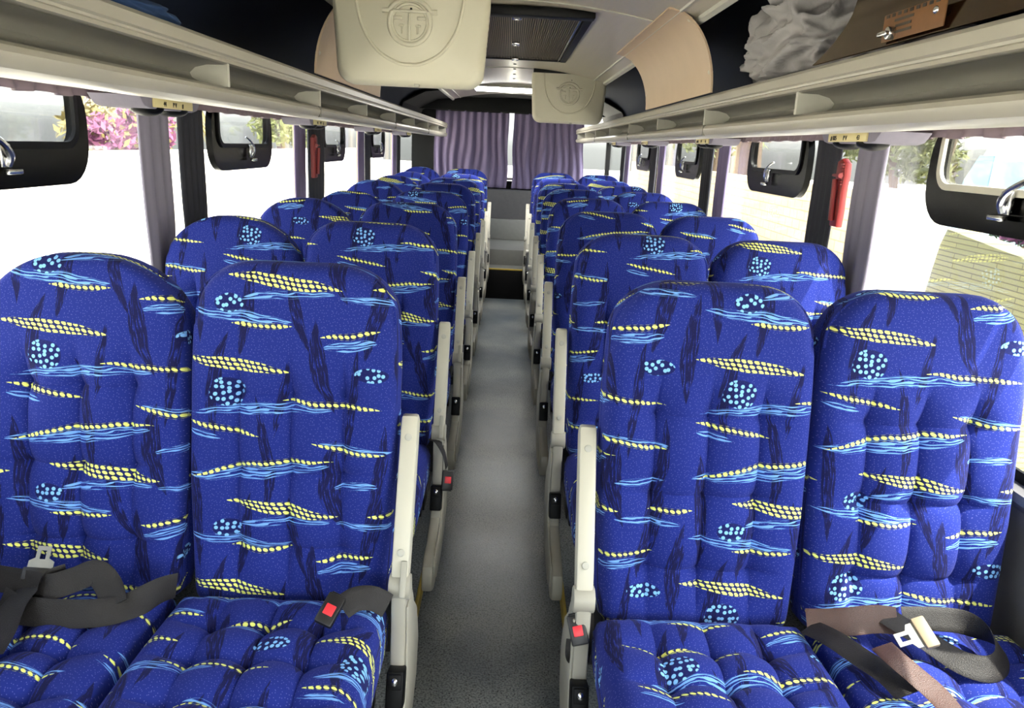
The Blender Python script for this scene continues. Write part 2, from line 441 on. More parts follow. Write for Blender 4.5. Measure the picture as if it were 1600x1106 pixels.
def emit(name, col, s):
    m, nt, b = new_mat(name)
    nz = nt.nodes.new('ShaderNodeTexNoise'); nz.inputs['Scale'].default_value = 2
    mx = nt.nodes.new('ShaderNodeMix'); mx.data_type = 'RGBA'; mx.inputs[6].default_value = col; mx.inputs[7].default_value = tuple(c * .92 for c in col[:3]) + (1,)
    nt.links.new(nz.outputs['Fac'], mx.inputs[0]); nt.links.new(mx.outputs[2], b.inputs['Emission Color'])
    b.inputs['Base Color'].default_value = (.8, .8, .8, 1); b.inputs['Emission Strength'].default_value = s
    return m
M['lamp'] = emit('lit_diffuser', (1, .98, .93, 1), 9)

SKY, SUN, EXPO = .35, 7, 1.95
# ------------------------------------------------------------------ the coach body (setting)
YF, YR = -1.9, 9.05            # windscreen end, rear end
def struct(name, o, label=None):
    o.name = name; tag(o, kind='structure')
    if label: tag(o, label)
    return o

def subdiv_y(a, b, n): return [a + (b - a) * i / n for i in range(n + 1)]

o = MB().box((0, (YF + 7.476) / 2, -.02), (.46, 7.476 - YF, .04)).build('floor', M['floor']); struct('floor', o, 'grey speckled vinyl aisle floor')
for s, nm in ((-1, 'left'), (1, 'right')):
    o = MB().box((s * .668, (YF + YR) / 2, .03), (.876, YR - YF, .14)).build('floor', M['floor']); struct('floor_' + nm, o, 'raised floor under the %s seats' % nm)
    o = MB().box((s * .2255, (YF + 7.47) / 2, .0765), (.011, 7.47 - YF, .051), .002).build('trim', M['yellow']); struct('trim_%d' % (1 if s < 0 else 2), o, 'yellow edge strip along the %s of the aisle floor' % nm)

# rear steps in the aisle
MB().box((0, 8.26, .1425), (.444, 1.568, .285), .004).build('step', M['black'])
st = bpy.data.objects['step']; struct('floor_step', st, 'black lowest riser at the end of the aisle')
o = MB().box((0, 7.49, .290), (.44, .03, .012), .003).build('trim', M['yellow']); struct('trim_3', o, 'yellow nosing on the first rear step')
o = MB().box((0, 7.635, .2875), (.442, .27, .006)).build('tread', M['stepmetal']); struct('floor_tread', o)
o = MB().box((0, 8.26, .366), (.442, .98, .162), .006).build('step', M['stepmetal']); struct('floor_second_step', o, 'grey metal second step at the rear')
o = MB().box((0, 8.78, .56), (.442, .36, .22), .006).build('step', M['stepmetal']); struct('floor_third_step', o, 'grey metal third step at the rear')
o = MB().box((0, 8.83, .825), (2.1, .3, .31), .01).build('trim', M['trimgrey']); struct('trim_4', o, 'dark grey shelf panel below the rear curtains')

# side walls below the windows, with a sill
for s, nm in ((-1, 'left'), (1, 'right')):
    mb = MB()
    mb.prism([(s * 1.075, .1), (s * 1.075, .78), (s * 1.06, .80), (s * 1.06, .82), (s * 1.125, .82), (s * 1.125, .1)], 1, YF, YR)
    o = mb.build('wall', M['trimgrey']); struct('wall_' + nm, o, 'grey lower side wall on the %s' % nm)
    # roof side and lining above the windows (closed shell, about 3 cm thick)
    prof = [(1.125, 1.56), (1.115, 1.70), (1.05, 1.84), (.93, 1.93), (.75, 1.975), (.5, 1.99), (0, 1.995)]
    inner = [(0, 1.965), (.5, 1.96), (.74, 1.945), (.91, 1.90), (1.02, 1.82), (1.08, 1.69), (1.085, 1.56)]
    P = [(s * x, z) for x, z in prof + inner]
    o = MB().sweep(P, [YF, YR]).build('ceiling_lining', M['navy']); struct('ceiling_lining_' + nm, o, 'navy roof lining behind the %s luggage rack' % nm)

# arched ceiling panel between the racks
cp = [(x, 1.915 - .045 * (abs(x) / .45) ** 2) for x in [-.46 + .92 * i / 24 for i in range(25)]]
cp = [(-.545, 1.835), (-.54, 1.848), (-.47, 1.864)] + cp + [(.47, 1.864), (.54, 1.848), (.545, 1.835)]
P = cp + [(x, z + .02) for x, z in cp[::-1]]
o = MB().sweep(P, [YF, -.2, 1.15, 2.5, 3.85, 5.2, 6.2, 7.4]).build('ceiling', M['ceil']); struct('ceiling', o, 'brushed warm grey ceiling panel above the aisle')
i_t = 0
for s in (-1, 1):
    mb = MB().sweep([(s * .475, 1.866), (s * .479, 1.857), (s * .487, 1.857), (s * .492, 1.862)], [YF, 7.39])
    mb.sweep([(s * .535, 1.851), (s * .537, 1.838), (s * .552, 1.832), (s * .556, 1.845)], [YF, 7.39])
    i_t += 1
    o = mb.build('trim', M['rib']); struct('trim_%d' % (4 + i_t), o, 'ceiling edge moulding')
mb = MB()
for y in (-.2, 2.72, 4.95): mb.sweep([(x, z - .0035 if 0 < i < 30 else z) for i, (x, z) in enumerate(cp)] + [(x, z + .004) for x, z in cp[::-1]], [y - .006, y + .006])
o = mb.build('trim', M['rib']); struct('trim_7', o, 'ceiling panel joint strips')
# ceiling screw heads between grille and lamp
mb = MB()
for y in (4.45, 4.75, 5.05, 5.4, 5.75): mb.cyl((0.0, y, 1.916), (0.0, y, 1.912), .009, 12)
o = mb.build('trim', M['black']); struct('trim_8', o, 'row of dark screw heads in the ceiling')
# dark headliner over the rear window
cpr = [(-1.08, 1.60), (-1.0, 1.80), (-.8, 1.90), (-.5, 1.935), (0, 1.945), (.5, 1.935), (.8, 1.90), (1.0, 1.80), (1.08, 1.60)]
o = MB().sweep(cpr + [(x, z + .012) for x, z in cpr[::-1]], [7.4, 8.98]).build('ceiling', M['rubber']); struct('ceiling_rear', o, 'black headliner above the rear window')
o = MB().box((0, 8.62, 1.88), (2.0, .03, .16), .006).build('trim', M['rubber']); struct('trim_9', o, 'black valance above the rear curtains')
# rear wall around the window
mb = MB()
mb.box((0, 9.02, .57), (2.24, .06, 1.0)); mb.box((0, 9.02, 1.91), (2.24, .06, .2)); mb.box((-.98, 9.02, 1.44), (.28, .06, .76)); mb.box((1.1, 9.02, 1.44), (.05, .06, .76))
o = mb.build('wall', M['rubber']); struct('wall_back', o, 'black rear wall around the curtained window')
# front end: dash wall below the windscreen behind the camera
mb = MB(); mb.box((0, YF - .03, .175), (2.24, .06, .55)); mb.box((0, YF - .03, 1.9), (2.24, .06, .18)); mb.box((-1.08, YF - .03, 1.13), (.08, .06, 1.37)); mb.box((1.08, YF - .03, 1.13), (.08, .06, 1.37))
o = mb.build('wall', M['trimgrey']); struct('wall_front', o)
# underbody keeps daylight from leaking up between the floors
o = MB().box((0, (YF + YR) / 2, -.09), (2.24, YR - YF, .06)).build('floor_underbody', M['rubber']); struct('floor_underbody', o)

# ------------------------------------------------------------------ windows
def rrect(y0, y1, z0, z1, r, n=6, top=True):
    """rounded rectangle outline in (y,z); upper corners rounded too when top"""
    pts = []
    for cy, cz, a0, rr in ((y1 - r, z0 + r, -90, r), (y1 - (r if top else 0), z1 - (r if top else 0), 0, r if top else 0), (y0 + (r if top else 0), z1 - (r if top else 0), 90, r if top else 0), (y0 + r, z0 + r, 180, r)):
        if rr == 0: pts.append((cy, cz)); continue
        for k in range(n + 1):
            a = radians(a0 + 90 * k / n); pts.append((cy + rr * cos(a), cz + rr * sin(a)))
    return pts

def ringframe(mb, outer, inner, xa, xb):
    """frame between two outlines with the same number of points"""
    n = len(outer); rows = []
    for (pts, x) in ((outer, xa), (inner, xa), (inner, xb), (outer, xb)):
        rows.append([mb.bm.verts.new((x, p[0], p[1])) for p in pts])
    for a in range(4):
        A, B = rows[a], rows[(a + 1) % 4]
        for k in range(n): mb.bm.faces.new((A[k], A[(k + 1) % n], B[(k + 1) % n], B[k]))

bays = [-.52, 1.11, 2.74, 4.37, 6.00, 7.62]
hops = {1: (1.27, 2.045), 2: (2.89, 3.61), 3: (4.55, 5.21), 4: (6.16, 6.84)}
ordn = ['', 'first', 'second', 'third', 'fourth']
wi = 0
for s, nm in ((-1, 'left'), (1, 'right')):
    edges = [YF] + bays + [YR]
    for i in range(len(edges) - 1):
        wi += 1
        a, b = edges[i], edges[i + 1]
        W = MB().box((s * 1.108, (a + b) / 2, 1.195), (.006, b - a - .004, .75)).build('window_%d' % wi, M['glass']); struct('window_%d' % wi, W, 'clear side window pane on the %s' % nm)
        # black ceramic edging of the pane
        mb = MB()
        for (c, w) in ((a + .012, .024), (b - .012, .024)): mb.box((s * 1.102, c, 1.19), (.008, w, .74))
        mb.box((s * 1.102, (a + b) / 2, 1.545), (.008, b - a, .03)); mb.box((s * 1.102, (a + b) / 2, .832), (.008, b - a, .024))
        mb.build('pane_edging', M['rubber'], W)
        if i in hops:
            h0, h1 = hops[i]
            mb = MB()
            out = rrect(h0, h1, 1.313, 1.57, .10); inn = rrect(h0 + .055, h1 - .055, 1.402, 1.56, .05)
            ringframe(mb, out, inn, s * 1.080, s * 1.103)
            F = mb.build('hopper_frame', M['blackglass'], W); tag(F, 'black rounded frame of a tilting top window')
            mb = MB(); ringframe(mb, rrect(h0 + .050, h1 - .050, 1.398, 1.565, .055), rrect(h0 + .066, h1 - .066, 1.414, 1.555, .042), s * 1.073, s * 1.082)
            mb.build('hopper_seal', M['cream'] if i == 1 and s > 0 else M['black'], F)
            P = rrect(h0 + .06, h1 - .06, 1.408, 1.558, .046)
            mb = MB(); mb.prism(P, 0, s * 1.084, s * 1.089); mb.build('hopper_pane', M['hopglass'], F)
            # hopper_latch: plate, lever and hook
            ym = (h0 + h1) / 2 + .02; big = 1.0 if i == 1 else .62
            mb = MB(); mb.box((s * 1.066, ym, 1.385), (.012, .035, .05), .004)
            mb.tube(catmull([(s * 1.060, ym, 1.365), (s * 1.050, ym - .004, 1.385), (s * 1.045, ym - .03, 1.41), (s * 1.047, ym - .075, 1.432), (s * 1.055, ym - .09, 1.44)], 5), [.008 * big] * 8 + [.007 * big] * 8 + [.006 * big] * 5, 8)
            mb.box((s * 1.058, ym + .012, 1.352), (.016, .05, .012), .004)
            mb.build('hopper_latch', M['chrome'], F)
wi += 1
W = MB().box((.12, 9.02, 1.445), (1.92, .006, .75)).build('window_%d' % wi, M['glass']); struct('window_%d' % wi, W, 'rear window behind the lilac curtains')
MB().box((.12, 8.985, 1.095), (1.92, .05, .03), .004).build('window_ledge', M['panel'], W)
wi += 1
W = MB().box((0, YF - .03, 1.13), (2.08, .006, 1.36)).build('window_%d' % wi, M['glass']); struct('window_%d' % wi, W)
# posts between panes
k = 9
for s, nm in ((-1, 'left'), (1, 'right')):
    for b in bays:
        k += 1
        o = MB().box((s * 1.097, b, 1.19), (.022, .07, .76), .004).build('trim', M['rubber']); struct('trim_%d' % k, o, 'black window post on the %s side' % nm)
        if b > 3:
            k += 1
            o = MB().box((s * 1.078, b - .34, 1.19), (.03, .075, .75), .006).build('trim', M['cover']); struct('trim_%d' % k, o, 'beige window pillar cover on the %s side' % nm)

# ------------------------------------------------------------------ luggage racks
rackprof = [(1.07, 1.640), (.66, 1.628), (.635, 1.637), (.612, 1.637), (.600, 1.633), (.594, 1.626), (.593, 1.608), (.598, 1.605), (.599, 1.601), (.594, 1.598), (.593, 1.592),
            (.600, 1.590), (.640, 1.589), (.664, 1.583), (.676, 1.572), (.672, 1.560), (.655, 1.551), (.630, 1.547), (.606, 1.546),
            (.598, 1.541), (.594, 1.533), (.595, 1.524), (.601, 1.515), (.612, 1.510), (.64, 1.508), (.80, 1.520), (1.00, 1.545), (1.07, 1.556)]
i0, i1 = 10, 18
RY0, RY1 = -1.6, 7.62
for s, nm in ((-1, 'left'), (1, 'right')):
    R = empty('luggage_rack', (s * .6, RY1, 1.5))
    tag(R, 'long beige overhead luggage rack with grey grip channel along the %s windows' % nm, 'luggage rack', 'overhead luggage racks')
    off = Vector((-s * .6, -RY1, -1.5))
    ys = [RY0, 0, 1.65, 3.3, 4.95, 6.6, 7.3, 7.45, 7.54, 7.59, RY1]
    def tf(i, x, z):
        k = [0] * 7 + [.05, .2, .45, .85]
        t = k[i]
        return (x + (.75 - x) * t * .5 if x < .75 else x, z + (1.575 - z) * t * .75)
    Pm = [(s * x, z) for x, z in rackprof]
    mb = MB(); mb.sweep(Pm, ys, True, lambda i, x, z: (lambda q: (s * q[0], q[1]))(tf(i, abs(x), z)))
    mb.build('rack_body', M['rack'], R, off, sharp=28)
    # grey inlay of the grip channel
    ch = rackprof[i0 + 1:i1]
    inl = [(s * (x - .0015 * (1 if 1 else 0)), z - .0015 * (1 if z > 1.57 else -1)) for x, z in ch]
    mb = MB(); mb.sweep(inl, [RY0, 1.65, 4.9, 7.28], False)
    tag(mb.build('grip_channel', M['channel'], R, off, sharp=60), 'grey concave grip channel')
    for j in range(10):
        y = .10 + .80 * j if j < 9 else 7.24
        P = [(s * x, z) for x, z in [(.596, 1.5915)] + [(x - .001, z) for x, z in rackprof[11:19]] + [(.596, 1.5455)]]
        mb = MB(); mb.sweep(P, [y, y + .012]); tag(mb.build('rib', M['rib'], R, off), 'pale quarter-round rib in the channel')
    for j, y in enumerate((.86, 2.5, 4.12, 5.75)):
        MB().box((s * .5975, y, 1.529), (.010, .004, .032), .001).build('joint', M['channel'], R, off)

# pleated pelmets under the racks, over each window
pk = 0
for s, nm in ((-1, 'left'), (1, 'right')):
    V, F = [], []
    n = 700
    for i in range(n + 1):
        y = -1.0 + 8.5 * i / n
        dx = .010 * sin(i * 1.05) + .004 * sin(i * .37)
        for z in (1.520, 1.532, 1.5425):
            V.append((s * (1.035 + dx * (1.25 if z < 1.53 else .8)), y, z + .0025 * sin(i * .5)))
        if i:
            a = (i - 1) * 3; b = i * 3
            F += [(a, a + 1, b + 1, b), (a + 1, a + 2, b + 2, b + 1)]
    me = mesh_of('pelmet', V, F, M['pelmet'], 80)
    o = link('pleated_pelmet', me); sol = o.modifiers.new('thick', 'SOLIDIFY'); sol.thickness = .003
    tag(o, 'pleated lilac pelmet strip hanging under the %s luggage rack' % nm, 'pelmet', 'window pelmets')

# seat number and reading light strips under the racks
def plate(s, y, nm, which, txt):
    R = empty('seat_number_sign', (s * .93, y, 1.519))
    tag(R, 'ivory seat number strip with reading light under the %s rack, %s' % (nm, which), 'seat number strip', 'seat number strips under the racks')
    prof = [(0, -.018), (0, .012), (.16, .014), (.16, -.002)]
    mb = MB(); mb.prism([(-.19, .012), (-.16, -.012), (-.13, -.017), (.13, -.017), (.16, -.012), (.19, .012)], 0, -.035 if s > 0 else -.035, .09, .003)
    for v in mb.bm.verts: v.co.x *= s
    mb.build('housing', M['greycurtain'], R)
    mb = MB(); mb.box((-s * .0375, -.0, -.002), (.006, .24, .022), .002); mb.build('plate', M['plate'], R)
    for k, (t, yy) in enumerate(txt):
        cu = bpy.data.curves.new('txt', 'FONT'); cu.body = t; cu.size = .017; cu.align_x = 'CENTER'; cu.extrude = .0006
        tmp = bpy.data.objects.new('t', cu); COL.objects.link(tmp)
        dg = bpy.context.evaluated_depsgraph_get(); me = bpy.data.meshes.new_from_object(tmp.evaluated_get(dg)); bpy.data.objects.remove(tmp)
        me.materials.clear(); me.materials.append(M['ink'])
        link('number', me, R, (-s * .0412, yy, -.0085), (pi / 2, 0, -s * pi / 2))
    mb = MB(); mb.sphere((-s * .0, -.075, -.016), .045, (.9, 1, .42), 20); mb.build('lamp_knob', M['black'], R)
    mb = MB(); mb.sphere((-s * .0, .075, -.016), .045, (.9, 1, .36), 20); mb.build('lamp_knob', M['black'], R)
ords = ['nearest the camera', 'second from the camera', 'third from the camera', 'fourth from the camera']
for s, nm in ((-1, 'left'), (1, 'right')):
    for i, y in enumerate((2.13, 3.74, 5.36, 6.98)):
        plate(s, y, nm, ords[i], [('43', .075 * -s), ('P V', -.005 * -s), ('# 005', -.08 * -s)] if s > 0 else [('#', .05), ('P V', .0), ('44', -.06)])

# ------------------------------------------------------------------ rack covers, smoked door and things on the racks
def arcpanel(s, y0, y1):
    pts = []
    for k in range(15):
        a = pi / 2 * k / 14
        pts.append((.600 - .155 * (1 - cos(a)), 1.638 + .232 * sin(a)))
    return [(s * x, z) for x, z in thick(pts, .006)]
for s, nm in ((-1, 'left'), (1, 'right')):
    mb = MB(); mb.sweep(arcpanel(s, 0, 0), [2.452, 3.62])
    o = mb.build('rack_cover', M['cover']); tag(o, 'curved tan cover board closing the %s luggage rack beside the ceiling grille' % nm, 'cover panel', 'tan rack covers')
    mb = MB()
    for y in (2.475, 3.595):
        for a in (15, 62):
            x = .600 - .155 * (1 - cos(radians(a))); z = 1.638 + .232 * sin(radians(a))
            nx = -cos(radians(a)) * .6 - .2; mb.sphere((s * (x - .002), y, z), .008, (1, 1, 1), 10)
    mb.build('screw', M['cream'], o)

# smoked acrylic door
out = [(.90, 1.641), (1.675, 1.641), (1.64, 1.653), (1.60, 1.673), (1.565, 1.698), (1.552, 1.72), (1.556, 1.80), (1.553, 1.845), (.96, 1.845), (.93, 1.74), (.93, 1.66)]
mb = MB()
def xat(z): return .606 + .045 * (z - 1.634) / .2
V, F = [], []
n = len(out)
for dx in (0, .006):
    for (y, z) in out: V.append((xat(z) + dx, y, z))
F = [tuple(range(n)), tuple(range(2 * n - 1, n - 1, -1))] + [(i, (i + 1) % n, n + (i + 1) % n, n + i) for i in range(n)]
D = link('smoked_rack_door', mesh_of('smoked_rack_door', V, F, M['smoke'], 25))
tag(D, 'smoked amber acrylic door standing on the right luggage rack lip', 'rack door')
L_ = MB().box((.6045, 1.27, 1.667), (.0025, .19, .042), .001).build('paper_label', M['label'], D); tag(L_, 'faded amber paper label')
mb = MB()
for i, w in enumerate((.06, .05, .055)): mb.box((.6028, 1.295, 1.675 - i * .009), (.001, w, .004))
for i in range(9): mb.box((.6028, 1.35 - i * .019, 1.684), (.001, .010, .005))
mb.build('faded_text', M['ink'], L_)
mb = MB(); mb.cyl((.608, 1.325, 1.656), (.592, 1.325, 1.656), .010, 16, bev=.002); mb.box((.589, 1.33, 1.655), (.008, .03, .007), .002)
mb.build('lock', M['chrome'], D)
mb = MB(); mb.sphere((.603, 1.20, 1.671), .006, (.7, 1, 1), 10); mb.build('rivet', M['chrome'], D)
mb = MB(); mb.sphere((.62, 1.36, 1.735), .008, (.7, 1.6, 1), 10); mb.build('rivet', M['chrome'], D)

# crumpled grey garment
def crumple(name, c, dims, mat, seed, amp, floor_z, n=64, folds=9):
    rnd = random.Random(seed)
    fr = [(Vector((rnd.uniform(-1, 1), rnd.uniform(-1, 1), rnd.uniform(-1, 1))).normalized(), rnd.uniform(6, 15), rnd.uniform(0, 6)) for _ in range(folds)]
    V, F = [], []
    m = n // 2
    for j in range(m + 1):
        th = pi * j / m
        for i in range(n):
            ph = 2 * pi * i / n
            d = Vector((sin(th) * cos(ph), sin(th) * sin(ph), cos(th)))
            r = 1.0 + .16 * noise.noise(d * 1.6 + Vector((seed, 0, 0)))
            q = d + .35 * Vector((noise.noise(d * 2 + Vector((seed, 5, 0))), noise.noise(d * 2 + Vector((9, seed, 0))), noise.noise(d * 2 + Vector((3, 1, seed)))))
            f = 0
            for k, (a, w, p) in enumerate(fr):
                f += (1 - abs(sin(q.dot(a) * w * .55 + p))) ** 2 * (.6 if k % 2 else 1) * max(0, noise.noise(d * 1.3 + Vector((k * 3.1, seed, 0))) + .45)
            r += amp * f
            p = Vector((d.x * dims[0] * r, d.y * dims[1] * r, d.z * dims[2] * r)) + Vector(c)
            p.z = max(p.z, floor_z + .004 * abs(noise.noise(p * 30)))
            V.append(p)
    for j in range(m):
        for i in range(n):
            F.append((j * n + i, j * n + (i + 1) % n, (j + 1) * n + (i + 1) % n, (j + 1) * n + i))
    o = link(name, mesh_of(name, V, F, mat, 180))
    bm = bmesh.new(); bm.from_mesh(o.data); bmesh.ops.remove_doubles(bm, verts=bm.verts, dist=1e-5); bm.to_mesh(o.data); bm.free()
    return o
o = crumple('folded_garment', (.79, 2.02, 1.735), (.13, .30, .105), M['cloth'], 4, .24, 1.648, 190, 20)
tag(o, 'crumpled grey garment stuffed on the right luggage rack', 'garment')
o = crumple('cloth_bag', (-.76, 1.52, 1.662), (.10, .22, .022), M['bluebag'], 11, .08, 1.648, 72)
tag(o, 'flat blue cloth bag lying on the left luggage rack', 'bag')

# ------------------------------------------------------------------ ceiling equipment
# return-air grille
G = empty('air_grille', (0, 3.55, 1.90)); tag(G, 'black framed air conditioning grille in the ceiling with fine slats', 'air grille')
gz = 1.905
mb = MB(); gx, g0, g1 = .25, 2.83, 4.28; w = .03
mb.box((0, g0, gz - 1.90 - .01), (2 * gx + w, .06, .03), .004); mb.box((0, g1, gz - 1.90 - .006), (2 * gx + w, w, .02), .003)
for v in mb.bm.verts: v.co.y -= 3.55
for s in (-1, 1): mb.box((s * gx, (g0 + g1) / 2 - 3.55, -.003), (w, g1 - g0, .022), .003)
mb.build('frame', M['black'], G)
mb = MB()
ns = 58
for i in range(ns):
    x = -gx + .02 + (2 * gx - .04) * i / (ns - 1)
    mb.box((x, 0, -.001), (.0032, g1 - g0 - .04, .010))
sl = mb.build('slat', plain('grille_slats', srgb(112, 98, 76), .4, var=.1), G); tag(sl, 'fine bronze slats', kind='stuff')
MB().box((0, 0, .006), (2 * gx - .02, g1 - g0 - .03, .004)).build('filter', M['black'], G)
for y in (2.90, 3.62, 4.24):
    mb = MB(); mb.box((.0, y - 3.55, -.012), (.035, .05, .012), .003); mb.build('grille_glint', M['chrome'], G)  # chrome pieces added in place of bright reflections on the grille
for s in (-1, 1):
    MB().box((s * (gx - .028), 0, -.010), (.006, g1 - g0 - .08, .006), .001).build('hinge_rod', M['chrome'], G)

# ceiling lamp
Lp = empty('ceiling_lamp', (0, 6.5, 1.90)); tag(Lp, 'lit white diffuser lamp set across the rear ceiling', 'ceiling lamp')
mb = MB(); mb.box((0, 0, .004), (.70, .50, .03), .006); mb.build('housing', M['panel'], Lp)
mb = MB(); mb.box((0, 0, -.012), (.62, .42, .012), .005); mb.build('diffuser', M['lamp'], Lp)

# moulded screen housings with embossed emblem
def screen(loc, rz, label):
    R = empty('screen_housing', loc); R.rotation_euler = (0, 0, rz); tag(R, label, 'screen housing', 'screen housings under the ceiling')
    w, h, d = .227, .285, .075
    def outl(k, r):   # outline in (x,z), z from -h to 0, bottom corners rounded, slightly wider at top
        pts = []
        x1 = w - k; z0 = -h + k
        for cx, a0 in ((x1 - r - .012, -90), (-x1 + r + .012, 180)):
            for q in range(9):
                a = radians(a0 + 90 * q / 8); pts.append((cx + r * cos(a), z0 + r + r * sin(a)))
            if a0 == -90: pts += [(x1, -.06), (x1, 0), (-x1, 0), (-x1, -.06)]
        return pts
    mb = MB(); rows = []
    for (k, r, y) in ((.0, .05, d), (.0, .05, .034), (.003, .05, .020), (.010, .048, .008), (.020, .046, 0.0)):
        rows.append([mb.bm.verts.new((x, y, z)) for x, z in outl(k, r)])
    n = len(rows[0])
    for a in range(len(rows) - 1):
        for i in range(n): mb.bm.faces.new((rows[a][i], rows[a][(i + 1) % n], rows[a + 1][(i + 1) % n], rows[a + 1][i]))
    mb.bm.faces.new(rows[0]); mb.bm.faces.new(rows[-1])
    mb.build('shell', M['beige'], R, sharp=50)
    # embossed lines on the face
    mb = MB()
    mb.tube(catmull([(-.155, -.0, 0), (-.152, -.0005, -.06), (-.135, -.0005, -.13), (-.095, -.0005, -.19), (-.04, -.0005, -.222), (0, -.0005, -.228), (.04, -.0005, -.222), (.095, -.0005, -.19), (.135, -.0005, -.13), (.152, -.0005, -.06), (.155, 0, 0)], 6), .005, 6)
    mb.build('moulded_line', M['beige'], R, sharp=180)
    mb = MB(); cx, cz, r = 0, -.115, .058
    ring = [(cx + r * cos(radians(a)), -.0005, cz + r * sin(radians(a))) for a in range(150, 391, 8)]
    mb.tube(ring, .0075, 8)
    mb.tube([(cx + .050 * cos(radians(a)), -.0005, cz + .050 * sin(radians(a))) for a in range(0, 360, 9)], .0045, 6, True)
    top = [(cx + .066 * cos(radians(a)), -.0005, cz + .004 + .060 * sin(radians(a))) for a in range(25, 156, 8)]
    mb.tube([(.078, -.0005, cz + .030)] + top + [(-.078, -.0005, cz + .030)], .007, 8)
    mb.box((0, 0, cz + .030), (.10, .012, .008), .002); mb.box((0, 0, cz - .012), (.007, .012, .074), .002)
    for s in (-1, 1):
        mb.box((s * .034, 0, cz + .012), (.026, .012, .010), .003); mb.box((s * .024, 0, cz - .008), (.016, .005, .006), .002)
        mb.tube([(s * .022, 0, cz - .004), (s * .022, 0, cz - .03)], .003, 6)
    tag(mb.build('emblem', M['beige'], R, sharp=60), 'embossed round emblem with a T')
    mb = MB()
    mb.cyl((.004, .004, cz + .036), (.004, -.004, cz + .036), .0035, 10); mb.cyl((.012, .004, -.035), (.012, -.002, -.035), .003, 10)
    mb.build('screw', M['black'], R)
    MB().box((.02, .02, -h + .004), (.016, .012, .012), .003).build('catch', M['panel'], R)
    mb = MB(); mb.box((0, .04, .012), (.44, .06, .03), .006); mb.build('mount', M['black'], R)
screen((-.305, 2.37, 1.895), radians(0), 'large beige screen housing with embossed emblem hanging left of the grille, nearest the camera')
screen((.335, 4.9, 1.888), radians(0), 'farther beige screen housing with embossed emblem hanging right before the rear curtains')
